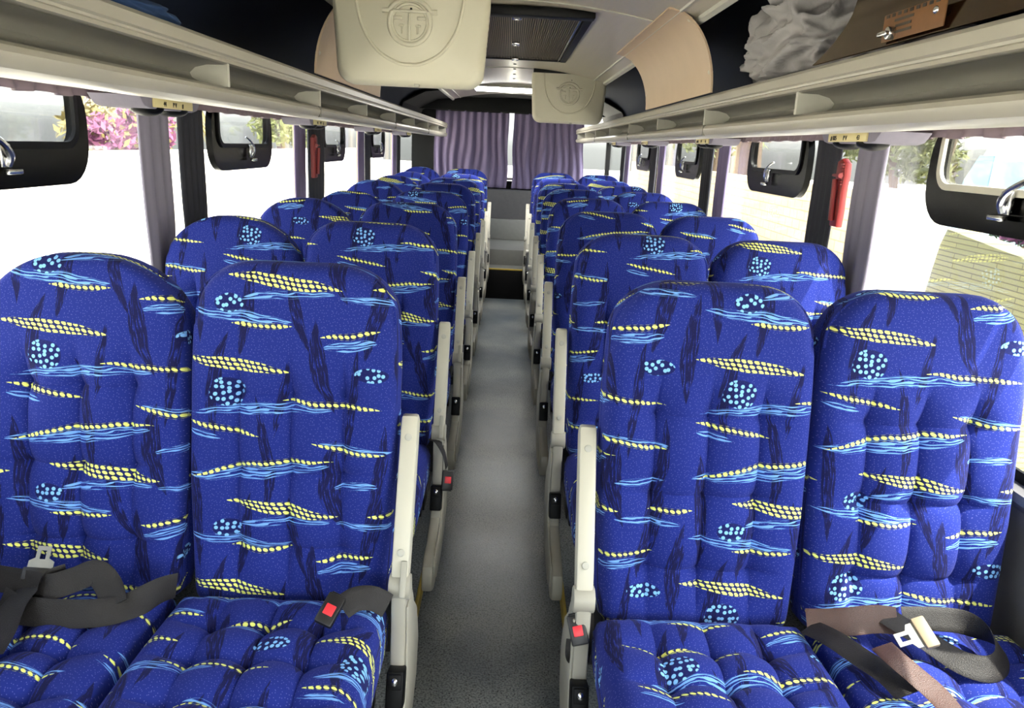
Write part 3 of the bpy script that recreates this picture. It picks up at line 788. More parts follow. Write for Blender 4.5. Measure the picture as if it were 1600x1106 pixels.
# ------------------------------------------------------------------ seats
BL, BT, BW = .70, .105, .2055        # backrest length, thickness, half width
def back_mesh(name, style):
    """upholstered backrest; local x across, z up from the pivot, front face towards -y"""
    gx = [-.104, 0, .104]; gz = [.125, .28, .44]
    if style == 'head': gz = [.12, .28, .42]
    def half(z):
        w = BW - .012 * (1 - min(1, z / .25)) - .010 * max(0, (z - .45) / .2) ** 2
        r = .095 if style != 'dome' else .15
        if z > BL - r:
            t = (z - (BL - r)) / r
            k = sqrt(max(0, 1 - t * t))
            w = (w - r * 1.15) + r * 1.15 * k
        if z < .03:
            t = 1 - z / .03; w = w - .03 * (1 - sqrt(max(0, 1 - t * t)))
        return w
    us = set()
    for s in (-1, 1):
        for k in range(0, 15): us.add(round(s * k / 14 * .86, 4))
        for e in (.90, .93, .955, .975, .99, 1.0): us.add(s * e)
    for g in gx:
        for d in (-.016, -.007, 0, .007, .016): us.add(round((g + d) / BW, 4))
    us = sorted(us)
    u2 = [us[0]]
    for q in us[1:]:
        if q - u2[-1] > .012: u2.append(q)
    us = u2; us[-1] = 1.0
    zs = set()
    for k in range(37): zs.add(round(.02 + (BL - .10 - .02) * k / 36, 4))
    for k in range(1, 15): zs.add(BL - .10 * (1 - sin(pi / 2 * k / 14)))
    for q in (0, .003, .008, .014): zs.add(q)
    for g in gz:
        for d in (-.014, -.006, 0, .006, .014): zs.add(round(g + d, 4))
    zs = sorted(zs); z2 = [zs[0]]
    for q in zs[1:]:
        if q - z2[-1] > .0012: z2.append(q)
    zs = z2; zs[-1] = BL
    R = .032
    def yf(x, z, w):
        d = min(w - abs(x), (BL - z) if z > BL * .5 else 1, z if z < BL * .5 else 1)
        # distance to the rounded outline near the top corners
        if z > BL - .12:
            rr = .11; cx = max(0, abs(x) - (BW - .012 - rr)); cz = max(0, z - (BL - rr)); d = min(d, rr - sqrt(cx * cx + cz * cz)) if (cx > 0 or cz > 0) else d
        d = max(0, d)
        y = 0.0
        if d < R: y += R - sqrt(max(0, R * R - (R - d) ** 2))
        e = min(1, d / .07)
        # gentle belly
        y -= .012 * (1 - (x / BW) ** 2) * (sin(pi * min(1, z / BL)) ** .6)
        t = 0.0
        zenv = 1 / (1 + exp((z - .50) / .016)) * (1 - exp(-z / .03))
        for g in gx: t += .011 * exp(-abs(x - g) / .0075) * zenv + .009 * exp(-((x - g) / .03) ** 2) * zenv
        for g in gz:
            inn = 1 / (1 + exp((abs(x) - .15) / .012))
            t += .006 * exp(-abs(z - g) / .006) * inn + .005 * exp(-((z - g) / .03) ** 2) * inn
            for h in gx: t += .013 * exp(-sqrt((x - h) ** 2 + (z - g) ** 2) / .018)
        # short pull creases fanning from the upper buttons
        for h in gx:
            for sl in (-.5, .5):
                zz = z - gz[-1]
                if 0 < zz < .10: t += .0045 * exp(-abs((x - h) - sl * zz) / .005) * (1 - zz / .10) * (1 if abs(h) > .05 else .4)
        return y + t * e
    V, F, UV = [], [], []
    nu, nz = len(us), len(zs)
    for z in zs:
        w = half(z)
        for u in us:
            x = u * w; V.append((x, yf(x, z, w) - BT / 2, z)); UV.append((x, z))
    for j in range(nz - 1):
        for i in range(nu - 1):
            F.append((j * nu + i, j * nu + i + 1, (j + 1) * nu + i + 1, (j + 1) * nu + i))
    nfront = len(F)
    loop = [i for i in range(nu)] + [j * nu + nu - 1 for j in range(1, nz)] + [(nz - 1) * nu + i for i in range(nu - 2, -1, -1)] + [j * nu for j in range(nz - 2, 0, -1)]
    prev = loop; base = BT / 2
    n = len(loop)
    for k, (y, ins) in enumerate(((-BT / 2 + .040, -.003), (-BT / 2 + .046, -.0035), (-BT / 2 + .049, -.0), (-BT / 2 + .052, -.003), (.03, -.004), (base - .012, -.001), (base, .012))):
        cur = []
        for q in loop:
            x, _, z = V[q]; u0, v0 = UV[q]
            cx, cz = 0, BL * .5
            d = Vector((x - cx, z - cz)); dn = Vector((x / BW, (z - cz) / (BL * .5)))
            m = max(abs(dn.x), abs(dn.y))
            nx, nz_ = (x / BW) ** 5, ((z - cz) / (BL * .5)) ** 5
            l = sqrt(nx * nx + nz_ * nz_) or 1; nx /= l; nz_ /= l
            cur.append(len(V)); V.append((x - nx * ins, y, z - nz_ * ins)); ext = (y + BT / 2)
            UV.append((u0 + nx * ext, v0 + nz_ * ext))
        for i in range(n): F.append((prev[i], prev[(i + 1) % n], cur[(i + 1) % n], cur[i]))
        prev = cur
    nsides = len(F)
    F.append(tuple(prev))
    me = mesh_of(name, V, F, [M['fabric'], M['back']], 48, UV)
    for p in me.polygons:
        if p.index >= nsides: p.material_index = 1
    return me

CW, CD, CT = .2075, .47, .135
def cush_h(x, y):
    """height of the cushion top above the seat origin; y is 0 at the backrest and negative to the front"""
    t = -y / CD
    return .470 + .018 * sin(pi * min(1, t)) * (1 - (x / CW) ** 2 * .6) + .01 * t
def cush_mesh(name):
    gx = [-.10, 0, .10]; gy = [-.11, -.215, -.325]
    us = set()
    for k in range(-14, 15): us.add(k / 14 * .86)
    for s in (-1, 1):
        for e in (.91, .95, .975, .99, 1.0): us.add(s * e)
    for g in gx:
        for d in (-.014, -.006, 0, .006, .014): us.add((g + d) / CW)
    def thin(q, e):
        q = sorted(q); r = [q[0]]
        for a in q[1:]:
            if a - r[-1] > e: r.append(a)
        return r
    us = thin(us, .012); us[-1] = 1
    ys = set(-.008 - (CD - .04) * k / 34 for k in range(35))
    for e in (.012, .02, .03, .04): ys.add(-CD + e)
    ys.add(-CD); ys.add(-.004); ys.add(0.0)
    for g in gy:
        for d in (-.014, -.006, 0, .006, .014): ys.add(g + d)
    ys = thin(ys, .0025); ys[0] = -CD; ys[-1] = 0
    R = .045
    def h(x, y):
        d = min(CW - abs(x), -y if y > -.2 else 1, (y + CD) if y < -.2 else 1)
        rf = .09; cx = max(0, abs(x) - (CW - rf)); cy = max(0, (-CD + rf) - y)
        if cx > 0 and cy > 0: d = min(d, rf - sqrt(cx * cx + cy * cy))
        d = max(0, d); z = cush_h(x, y)
        if d < R: z -= (R - sqrt(max(0, R * R - (R - d) ** 2))) * (1 if y < -.05 or abs(x) > .15 else .6)
        t = 0; e = min(1, d / .05)
        env = 1 / (1 + exp((abs(x) - .17) / .012))
        for g in gx: t += .011 * exp(-abs(x - g) / .009) + .006 * exp(-((x - g) / .03) ** 2)
        for g in gy:
            bow = g - .18 * (abs(abs(x) - .05) - .05) * 0
            t += (.010 * exp(-abs(y - bow) / .008) + .006 * exp(-((y - bow) / .03) ** 2)) * env
            for q in gx: t += .014 * exp(-sqrt((x - q) ** 2 + (y - g) ** 2) / .022)
        return z - t * e
    V, F, UV = [], [], []
    nu, ny = len(us), len(ys)
    for y in ys:
        sq = 1.0
        if y < -CD + .09:
            t = (-CD + .09 - y) / .09; sq = 1 - (.09 / CW) * (1 - sqrt(max(0, 1 - t * t)))
        for u in us:
            x = u * CW * sq; V.append((x, y, h(x, y))); UV.append((x, y))
    for j in range(ny - 1):
        for i in range(nu - 1): F.append((j * nu + i, j * nu + i + 1, (j + 1) * nu + i + 1, (j + 1) * nu + i))
    loop = [i for i in range(nu)] + [j * nu + nu - 1 for j in range(1, ny)] + [(ny - 1) * nu + i for i in range(nu - 2, -1, -1)] + [j * nu for j in range(ny - 2, 0, -1)]
    prev = loop; n = len(loop)
    for (z, ins) in ((.418, -.002), (.412, .001), (.407, -.002), (.36, .0), (.345, .006), (.34, .02)):
        cur = []
        for q in loop:
            x, y, zz = V[q]; u0, v0 = UV[q]
            nx, nyy = (x / CW) ** 5, ((y + CD / 2) / (CD / 2)) ** 5
            l = sqrt(nx * nx + nyy * nyy) or 1; nx /= l; nyy /= l
            cur.append(len(V)); V.append((x - nx * ins, y - nyy * ins, min(z, zz))); e = .46 - z
            UV.append((u0 + nx * e, v0 + nyy * e))
        for i in range(n): F.append((prev[i], prev[(i + 1) % n], cur[(i + 1) % n], cur[i]))
        prev = cur
    F.append(tuple(prev))
    return mesh_of(name, V, F, M['fabric'], 50, UV)

def arm_mesh(s):
    """raised armrest bar; local origin at its hinge, bar rises along z"""
    mb = MB(); w = .034
    P = [(-.020, -.012), (-.024, .02), (-.026, .10), (-.027, .285), (-.022, .305), (-.008, .312), (.012, .308), (.022, .295), (.024, .20), (.024, .05), (.018, -.012)]
    mb.prism(P, 0, -w / 2, w / 2, .005)
    return mb.mesh('armrest', M['cream'], 40)
def arm_caps():
    mb = MB()
    mb.cyl((0, -.024, 0), (0, -.029, 0), .0075, 14, bev=.001)
    return mb.mesh('screw_cap', M['rib'], 40)
def arm_hinge():
    mb = MB()
    mb.cyl((-.021, 0, -.03), (.021, 0, -.03), .026, 24, bev=.003)
    mb.box((.008, -.026, -.015), (.012, .012, .07), .003)
    return mb.mesh('hinge', M['panel'], 40)
def side_mesh(s):
    mb = MB()
    P = [(-.046, .488), (.026, .492), (.050, .46), (.075, .40), (.155, .33), (.175, .26), (.14, .17), (.02, .10), (-.12, .085), (-.27, .10), (-.318, .125), (-.332, .165), (-.318, .20), (-.285, .215), (-.20, .215), (-.10, .24), (-.062, .30), (-.052, .40)]
    mb.prism(P, 0, -.015, .015, .006)
    # raised rim on the aisle face
    P2 = [(y * .86 - .006, z * .86 + .035) for y, z in P]
    mb.prism(P2, 0, s * .014, s * .020, .003)
    return mb.mesh('side_panel', M['panel'], 40)
def socket_mesh():
    mb = MB(); mb.box((0, 0, 0), (.034, .05, .075), .004); mb.box((0, -.026, .018), (.026, .006, .03), .002)
    return mb.mesh('belt_socket', M['black'], 40)
def stud_mesh():
    mb = MB(); mb.sphere((0, -.030, .019), .0065, (1, .6, 1.3), 12)
    return mb.mesh('stud', M['chrome'], 60)
def base_mesh():
    mb = MB()
    mb.box((0, -.235, .30), (.36, .42, .05), .008)
    for y in (-.40, -.06): mb.box((0, y, .262), (.38, .04, .04), .006)
    return mb.mesh('seat_frame', M['steel'], 40)
def leg_mesh():
    mb = MB()
    mb.prism([(-.41, .24), (-.35, .24), (-.30, .012), (-.06, .012), (-.05, .24), (-.01, .24), (-.005, .0), (-.40, .0)], 0, -.016, .016, .004)
    return mb.mesh('leg', M['steel'], 40)

ME = dict(bR=back_mesh('backrest', 'std'), bD=back_mesh('backrest', 'dome'), c=cush_mesh('seat_cushion'), arm=arm_mesh(1), caps=arm_caps(), hinge=arm_hinge(),
          sideL=side_mesh(1), sideR=side_mesh(-1), socket=socket_mesh(), stud=stud_mesh(), base=base_mesh(), leg=leg_mesh())

rows = ['front', 'second', 'third', 'fourth', 'fifth', 'sixth', 'seventh', 'rearmost']
pat = {('L', 'aisle', 0): (.211, -.097), ('R', 'window', 0): (.2065, -.2155), ('R', 'aisle', 0): (.0335, -.1455), ('L', 'window', 0): (.1445, -.1565),
       ('L', 'aisle', 1): (.10, -.31), ('L', 'window', 1): (.02, -.30), ('R', 'aisle', 1): (.06, -.33), ('R', 'window', 1): (.16, -.28)}
rnd = random.Random(3)
SEAT = {}
def seat(side, place, k):
    s = -1 if side == 'L' else 1
    X = s * (.4155 if place == 'aisle' else .8365)
    Y = (1.38 if side == 'L' else 1.36) + .85 * k
    rec = 9.5 if side == 'L' else 8.3
    dz = 0
    if k == 7: Y -= .06; dz = .02
    if (side, place, k) == ('L', 'window', 3): rec = 19
    if (side, place, k) in (('L', 'aisle', 3), ('R', 'aisle', 5)): rec += 1.0
    if (side, place, k) in (('L', 'window', 4), ('R', 'window', 4)): rec -= 1.5
    R = empty('passenger_seat', (X, Y, .10 + dz))
    w = 'left' if side == 'L' else 'right'
    extra = ''
    if k == 0: extra = {('L', 'aisle'): ', red-buttoned buckle on it', ('L', 'window'): ', tangled dark belts on it',
                        ('R', 'aisle'): ', buckle hanging at its armrest', ('R', 'window'): ', dark belts with sun-toned straps on it'}[(side, place)]
    if (side, place, k) == ('L', 'window', 3): extra = ', leaning back in shade'
    tag(R, ('blue patterned %s seat in the %s row%s, %s' % (place, rows[k], '', w)) + extra, 'seat', 'blue patterned coach seats')
    p = (lambda q: (q[0], q[1] - .025) if q else None)(pat.get((side, place, k))) or (rnd.uniform(0, .45), rnd.uniform(0, .45))
    b = link('backrest', ME['bD'] if place == 'window' and side == 'L' else ME['bR'], R, (0, .054, .415), (radians(-rec), 0, 0))
    b['pattern'] = (p[0], p[1], 0.0)
    c = link('seat_cushion', ME['c'], R, (0, -.012, 0)); c['pattern'] = (p[0] + .13, p[1] + .21, 0.0)
    link('seat_frame', ME['base'], R)
    for q in (-.13, .13): link('leg', ME['leg'], R, (q, 0, 0))
    if place == 'aisle':
        # aisle lies to +x of the left seats and to -x of the right seats
        a = -s
        sp = link('side_panel', ME['sideL'] if a > 0 else ME['sideR'], R, (a * .2345, .0, .015))
        ar = link('armrest', ME['arm'], R, (a * .2345, -.012, .53), (radians(-(24 if k % 3 else 26)), 0, 0))
        link('hinge', ME['hinge'], ar, (0, 0, 0), (0, 0, 0 if a > 0 else pi)); [link('screw_cap', ME['caps'], ar, (0, 0, zc)) for zc in (.262, .035)]
        so = link('belt_socket', ME['socket'], R, (a * .236, -.085, .315), (radians(-20), 0, 0)); link('stud', ME['stud'], so)
    SEAT[(side, place, k)] = R
    return R
for side in 'LR':
    for place in ('aisle', 'window'):
        for k in range(8): seat(side, place, k)

# ------------------------------------------------------------------ belts (parts of their seats)
def ribbon(name, pts, width, mat, parent, side=None, n=7, t=.0016):
    """woven strap along pts; side = width direction per control point (or one for all)"""
    inv = Vector(parent.location)
    sd = side if isinstance(side, list) else [side] * len(pts)
    C = catmull([Vector(p) - inv for p in pts], n)
    S = catmull([Vector(q) for q in sd], n)
    mb = MB(); rows_ = []
    for i, c in enumerate(C):
        T = (C[min(i + 1, len(C) - 1)] - C[max(i - 1, 0)]).normalized()
        W = (S[i] - T * S[i].dot(T)).normalized(); Nn = T.cross(W)
        row = []
        for a, h in ((-.5, 0), (-.47, 1), (-.25, 1.1), (0, 1.15), (.25, 1.1), (.47, 1), (.5, 0), (.47, -1), (.25, -1), (0, -1), (-.25, -1), (-.47, -1)):
            row.append(mb.bm.verts.new(c + W * width * a + Nn * t * h * .5))
        rows_.append(row)
    for i in range(len(rows_) - 1):
        for q in range(12): mb.bm.faces.new((rows_[i][q], rows_[i][(q + 1) % 12], rows_[i + 1][(q + 1) % 12], rows_[i + 1][q]))
    mb.bm.faces.new(rows_[0][::-1]); mb.bm.faces.new(rows_[-1])
    return mb.build(name, mat, parent, sharp=50)
def facing(nrm, yd):
    z = Vector(nrm).normalized(); y = Vector(yd); y = (y - z * y.dot(z)).normalized(); x = y.cross(z)
    return Matrix((x, y, z)).transposed().to_euler()
def buckle(parent, pos, rot):
    mb = MB(); mb.box((0, 0, 0), (.034, .058, .017), .004); mb.box((0, -.029, 0), (.026, .006, .010), .002)
    b = mb.build('buckle', M['buckle'], parent, Vector(pos) - Vector(parent.location), rot)
    tag(MB().box((0, .002, .0085), (.019, .020, .004), .0015).build('release_button', M['redbutton'], b), 'red release button')
    return b
def tongue(parent, pos, rot, cap):
    mb = MB()
    ringframe_xy(mb, [(-.022, -.004), (.022, -.004), (.022, .014), (.012, .020), (.012, .042), (-.012, .042), (-.012, .020), (-.022, .014)], [(-.005, .018), (.005, .018), (.0051, .024), (.005, .026), (.005, .034), (-.005, .034), (-.005, .026), (-.0051, .024)], -.0012, .0012)
    b = mb.build('belt_tongue', M['tongue'], parent, Vector(pos) - Vector(parent.location), rot, sharp=30)
    MB().box((0, -.010, 0), (.056, .024, .012), .003).build('tongue_cap', M['tonguecap'] if cap else M['buckle'], b)
    return b
def ringframe_xy(mb, outer, inner, za, zb):
    n = len(outer); rows_ = []
    for (pts, z) in ((outer, za), (inner, za), (inner, zb), (outer, zb)): rows_.append([mb.bm.verts.new((p[0], p[1], z)) for p in pts])
    for a in range(4):
        A, B = rows_[a], rows_[(a + 1) % 4]
        for k in range(n): mb.bm.faces.new((A[k], A[(k + 1) % n], B[(k + 1) % n], B[k]))
UPS = (0, .55, .85)
P = SEAT[('L', 'window', 0)]
ribbon('belt_strap', [(-.612, 1.330, .600), (-.632, 1.300, .606), (-.663, 1.255, .603), (-.712, 1.232, .600), (-.778, 1.225, .600), (-.85, 1.228, .602), (-.90, 1.25, .605)], .05, M['belt'], P, [(.2, .3, 1), (.1, .5, .9), (0, .8, .6), UPS, UPS, UPS, UPS])
ribbon('belt_strap', [(-.690, 1.246, .607), (-.712, 1.272, .632), (-.740, 1.283, .650), (-.775, 1.272, .640), (-.815, 1.258, .632), (-.88, 1.277, .628), (-.945, 1.294, .625)], .047, M['belt'], P, [(.9, .3, .4), (.8, .5, .3), (.2, .6, .8), (-.2, .6, .8), UPS, UPS, UPS])
ribbon('belt_strap', [(-.80, 1.295, .632), (-.845, 1.262, .628), (-.853, 1.215, .620), (-.838, 1.150, .608), (-.828, 1.10, .603)], .05, M['belt'], P, [(.5, .5, .7), (.9, .3, .3), (1, .1, .2), (1, .2, 0), (1, .2, 0)])
tongue(P, (-.851, 1.296, .645), facing((.2, -.8, .6), (.05, .4, .9)), False)
P = SEAT[('R', 'window', 0)]
tag(ribbon('belt_strap', [(.610, 1.300, .594), (.650, 1.290, .602), (.690, 1.283, .612), (.735, 1.284, .618), (.772, 1.280, .618)], .052, M['beltsunlit'], P, [(0, .7, .75)] * 5), 'belt strap with sun glare in its colour')
ribbon('belt_strap', [(.755, 1.290, .622), (.785, 1.255, .615), (.812, 1.225, .608), (.845, 1.183, .602), (.884, 1.168, .602), (.920, 1.190, .606), (.935, 1.238, .614), (.905, 1.282, .618), (.857, 1.298, .614), (.80, 1.31, .604)], .045, M['belt'], P,
       [(.7, .6, .3), (.75, .6, .3), (.6, .7, .4), (.4, .7, .6), (0, .6, .8), (-.5, .4, .8), (-.6, .2, .8), (-.2, .5, .8), (0, .6, .8), (0, .6, .8)])
ribbon('belt_strap', [(.612, 1.292, .590), (.635, 1.240, .602), (.664, 1.182, .604), (.690, 1.135, .604), (.700, 1.09, .603)], .045, M['belt'], P, [(.8, .5, .3)] * 5)
tag(ribbon('belt_strap', [(.690, 1.175, .636), (.700, 1.142, .634), (.722, 1.110, .624), (.742, 1.078, .614), (.752, 1.03, .606), (.757, .98, .60)], .042, M['beltsunlit'], P, [(.8, .5, .2), (.9, .4, .2), (.9, .4, .2), (.95, .3, .2), (1, .1, 0), (1, 0, 0)]), 'belt strap toned brown for sun glare')
tongue(P, (.762, 1.190, .652), facing((-.25, -.5, .8), (-.95, -.25, .0)), True)
P = SEAT[('L', 'aisle', 0)]
ribbon('belt_strap', [(-.278, 1.268, .606), (-.255, 1.290, .612), (-.225, 1.300, .608), (-.198, 1.305, .590)], .046, M['belt'], P, [(-.3, .7, .6), (0, .7, .7), (0, .6, .8), (0, .5, .85)])
buckle(P, (-.292, 1.236, .622), facing((.1, -.65, .75), (-.35, -.8, -.5)))
P = SEAT[('R', 'aisle', 0)]
buckle(P, (.172, 1.314, .548), facing((-.1, -.85, .5), (.25, -.1, -1)))
ribbon('belt_strap', [(.173, 1.322, .520), (.172, 1.316, .492), (.180, 1.322, .478), (.194, 1.338, .490), (.200, 1.352, .525), (.200, 1.366, .56)], .042, M['belt'], P, [(1, 0, .1), (1, .1, .1), (.9, .3, .2), (.7, .7, 0), (.5, .8, 0), (.4, .9, 0)])
P = SEAT[('L', 'aisle', 1)]
ribbon('belt_strap', [(-.196, 2.20, .585), (-.180, 2.17, .583), (-.160, 2.15, .555), (-.150, 2.145, .515)], .036, M['belt'], P, [(.1, 1, 0)] * 4)
buckle(P, (-.147, 2.14, .475), facing((.2, -.9, .3), (.1, 0, 1)))
P = SEAT[('R', 'aisle', 6)]
ribbon('belt_strap', [(.196, 6.44, .62), (.178, 6.42, .60), (.158, 6.41, .55), (.16, 6.42, .50)], .036, M['belt'], P, [(.1, 1, 0)] * 4)

# ------------------------------------------------------------------ curtains
def bundle(name, s, y0, y1, mat, label, group, x=1.045, dx=.028, pleats=4, z0=.83, z1=1.53, seed=0):
    rn = random.Random(seed); ph = rn.uniform(0, 6)
    V, F = [], []; n = 64; m = 22
    for j in range(m + 1):
        t = j / m; z = z0 + (z1 - z0) * t
        gather = 1 - .16 * exp(-((z - 1.02) / .12) ** 2)
        cy = (y0 + y1) / 2; hw = (y1 - y0) / 2 * gather
        for i in range(n):
            a = 2 * pi * i / n
            yy = cos(a); xx = sin(a)
            amp = 1 + .34 * sin(yy * pleats * 2.4 + ph + .5 * t + (2 if xx > 0 else 0))
            V.append((s * (x - abs(xx) ** .6 * (1 if xx > 0 else -1) * dx * .5 * amp), cy + hw * yy + .004 * sin(t * 7 + ph), z))
        if j:
            for i in range(n):
                A = (j - 1) * n; B = j * n
                F.append((A + i, A + (i + 1) % n, B + (i + 1) % n, B + i))
    F.append(tuple(range(n))); F.append(tuple(range(m * n, m * n + n)))
    o = link(name, mesh_of(name, V, F, mat, 60)); tag(o, label, 'curtain', group); return o
num = ['nearest', 'second', 'third', 'fourth']
for s, nm in ((-1, 'left'), (1, 'right')):
    for i, b in enumerate((2.62, 4.25, 5.88, 7.5)):
        bundle('tied_curtain', s, b - (.325 if s < 0 else .37), b - (.13 if s < 0 else .195), M['greycurtain'] if i == 0 else M['curtain'], 'grey lilac curtain gathered at the %s pillar of the %s windows' % (num[i], nm), 'gathered side curtains', x=1.064, dx=.022, seed=i + (9 if s > 0 else 0))
        bundle('tied_curtain', s, b - .055, b + (.145 if s > 0 or i != 1 else .30), M['shadecurtain'], 'shade-toned curtain gathered on the far side of the %s pillar, %s windows' % (num[i], nm), 'gathered side curtains', x=1.066, dx=.020, pleats=6, seed=20 + i)
def rear_curtain(x0, x1, lab, seed, lean):
    V, F = [], []; n = 150; m = 30; rn = random.Random(seed); ph = [rn.uniform(0, 6) for _ in range(4)]
    for j in range(m + 1):
        t = j / m; z = .995 + .815 * t
        for i in range(n + 1):
            u = i / n
            fl = sin(u * 62 + ph[0] + 1.2 * sin(t * 2 + u * 5)) * .014 + sin(u * 27 + ph[1] + (1 - t) * 2.2 * lean) * .012 * (1 - .5 * t) + .004 * noise.noise(Vector((u * 20, t * 6, seed)))
            x = x0 + (x1 - x0) * u + lean * (.03 * (1 - t) ** 1.5) * (u if lean > 0 else (1 - u)) + .012 * (1 - t) * sin(t * 8 + u * 6)
            V.append((x, 8.90 + fl, z))
        if j:
            for i in range(n):
                A = (j - 1) * (n + 1) + i; B = j * (n + 1) + i
                F.append((A, A + 1, B + 1, B))
    o = link('rear_curtain', mesh_of('rear_curtain', V, F, M['curtain'], 180)); so = o.modifiers.new('thick', 'SOLIDIFY'); so.thickness = .004
    tag(o, lab, 'curtain', 'rear window curtains')
    mb = MB(); mb.box(((x0 + x1) / 2, 8.90, 1.812), (x1 - x0, .04, .02), .004); mb.build('curtain_heading', M['rubber'], o)
rear_curtain(-.845, -.035, 'left lilac pleated curtain across the rear window', 2, -1)
rear_curtain(.018, .80, 'right lilac pleated curtain across the rear window', 5, 1)

# ------------------------------------------------------------------ emergency hammers on the pillars
def hammer(s, xx, y, label):
    R = empty('emergency_hammer', (s * xx, y, 1.25)); tag(R, label, 'emergency hammer', 'red emergency hammers')
    mb = MB(); mb.prism([(-.026, .0), (.026, .0), (.032, .05), (.028, .13), (.034, .17), (.032, .205), (.0, .215), (-.03, .20), (-.034, .16), (-.026, .11), (-.03, .05)], 0, -.012, .012, .006)
    mb.build('holder_mount', M['red'], R)
    mb = MB()
    for i in range(8): mb.box((-s * .013, -.018, .135 + i * .009), (.008, .018, .004), .001)
    for i in range(9): mb.box((-s * .013, .010, .035 + i * .010), (.008, .022, .005), .001)
    mb.build('ribbing', M['red'], R)
    mb = MB(); mb.tube([(-s * .018, .0, .02), (-s * .022, .0, .08), (-s * .022, .004, .15)], [.009, .008, .009], 10); mb.cyl((-s * .02, -.03, .162), (-s * .02, .03, .162), .008, 12, .004)
    mb.build('hammer', M['red'], R)
hammer(1, 1.064, 2.525, 'ribbed red emergency hammer between the curtains of the nearest right pillar')
hammer(-1, 1.005, 4.07, 'thin red emergency hammer on a pillar of the left windows')

# ------------------------------------------------------------------ outside
o = MB().box((0, 20, -.95), (160, 160, .1)).build('ground', M['ground']); struct('ground', o, 'sunlit pale concrete yard')
def wallbox(name, mat, c, d, label, cat='wall'):
    o = MB().box((0, 0, 0), d, .01).build(name, mat, None, c); tag(o, label, cat); return o
wallbox('plaster_wall', M['whitewall'], (6.2, 7.5, .09), (.2, 12.9, 1.98), 'white plaster wall outside the nearest right window', 'wall')
wallbox('block_wall', M['creamblock'], (6.2, 27, .05), (.2, 26, 1.9), 'long cream block wall outside the right windows')
wallbox('yard_wall', M['whitewall'], (-6.2, 20, .1), (.2, 36, 2.0), 'sunlit white wall outside the left windows')
def leaves(name, blobs, n, size, mat, label, cat, trunk=None, group=None, seed=1, sub=None):
    R = empty(name, (blobs[0][0], blobs[0][1], -.9)); tag(R, label, cat, group)
    rn = random.Random(seed); off = -Vector(R.location)
    def clump(bl, mt, nm, cnt):
        V, F = [], []
        tot = sum(b[3] ** 2 for b in bl)
        for (x, y, z, r) in bl:
            for _ in range(int(cnt * r * r / tot)):
                d = Vector((rn.gauss(0, 1), rn.gauss(0, 1), rn.gauss(0, 1))).normalized() * r * rn.uniform(.55, 1.05)
                p = Vector((x, y, z)) + Vector((d.x, d.y, d.z * .85)) + off
                a = Vector((rn.gauss(0, 1), rn.gauss(0, 1), rn.gauss(0, 1))).normalized(); b = a.orthogonal().normalized()
                q = size * rn.uniform(.6, 1.3); c = len(V)
                V += [p - a * q, p + b * q * .4, p + a * q, p - b * q * .4 + a.cross(b) * q * .15]
                F.append((c, c + 1, c + 2, c + 3))
        link(nm, mesh_of(nm, V, F, mt, 180, fix=False), R)
    clump(blobs, mat, 'foliage', n)
    if sub: clump(sub[0], sub[1], 'flowers', sub[2])
    if trunk:
        mb = MB()
        for pts, r in trunk: mb.tube([Vector(p) + off for p in catmull(pts, 4)], [r * (1 - .4 * i / (4 * len(pts))) for i in range(4 * (len(pts) - 1) + 1)], 10)
        mb.build('trunk', M['bark'], R)
    return R
leaves('garden_tree', [(8.1, 27.6, 3.1, 1.2), (8.6, 30, 3.2, 1.4), (7.8, 26.6, 3.3, .8)], 2600, .16, M['leaf'], 'leafy tree with thick brown trunk behind the cream block wall', 'tree',
       [([(7.8, 26.0, -.9), (7.8, 26.1, 1.2), (7.7, 26.0, 3.0)], .5), ([(7.8, 26.1, 1.2), (8.1, 26.6, 2.2), (8.5, 27, 3.2)], .25)], seed=3)
leaves('garden_bush', [(7.7, 15.8, 1.75, .7), (7.9, 14.9, 1.6, .55), (7.5, 16.7, 1.9, .6), (7.9, 14.5, 2.3, .5)], 2600, .10, M['leaf'], 'yellow-green bush showing above the wall through the nearest right window', 'bush',
       [([(7.9, 14.6, -.9), (7.9, 14.5, 1.0), (8.0, 14.4, 2.4)], .10), ([(7.7, 15.6, -.9), (7.6, 15.6, 1.0), (7.5, 15.9, 2.2)], .10)], seed=5)
leaves('garden_bush', [(8.6, 12.6, 2.5, .7), (9.0, 11.4, 2.6, .8)], 1500, .12, M['palm'], 'straw-coloured shrub behind the parked white minibus', 'bush', seed=15)
leaves('garden_tree', [(9.5, 36, 3.4, 2.4), (9.8, 41, 3.5, 2.4)], 1800, .22, M['leaf'], 'distant olive-green tree beyond the cream block wall', 'tree', [([(9.5, 37, -.9), (9.5, 37, 1.2), (9.7, 37, 3.4)], .35)], seed=6)
leaves('flowering_bush', [(-7.4, 14.2, 1.35, .6), (-7.4, 15.6, 1.4, .8)], 900, .09, M['palm'], 'magenta bougainvillea over the white wall outside the nearest left window', 'bush',
       [([(-7.4, 13.8, -.9), (-7.4, 13.9, .6), (-7.4, 14.2, 1.6)], .08)], seed=8, sub=([(-7.2, 14.0, 1.33, .40), (-7.2, 15.6, 1.45, .62), (-7.3, 14.6, 1.3, .4)], M['magenta'], 1900))
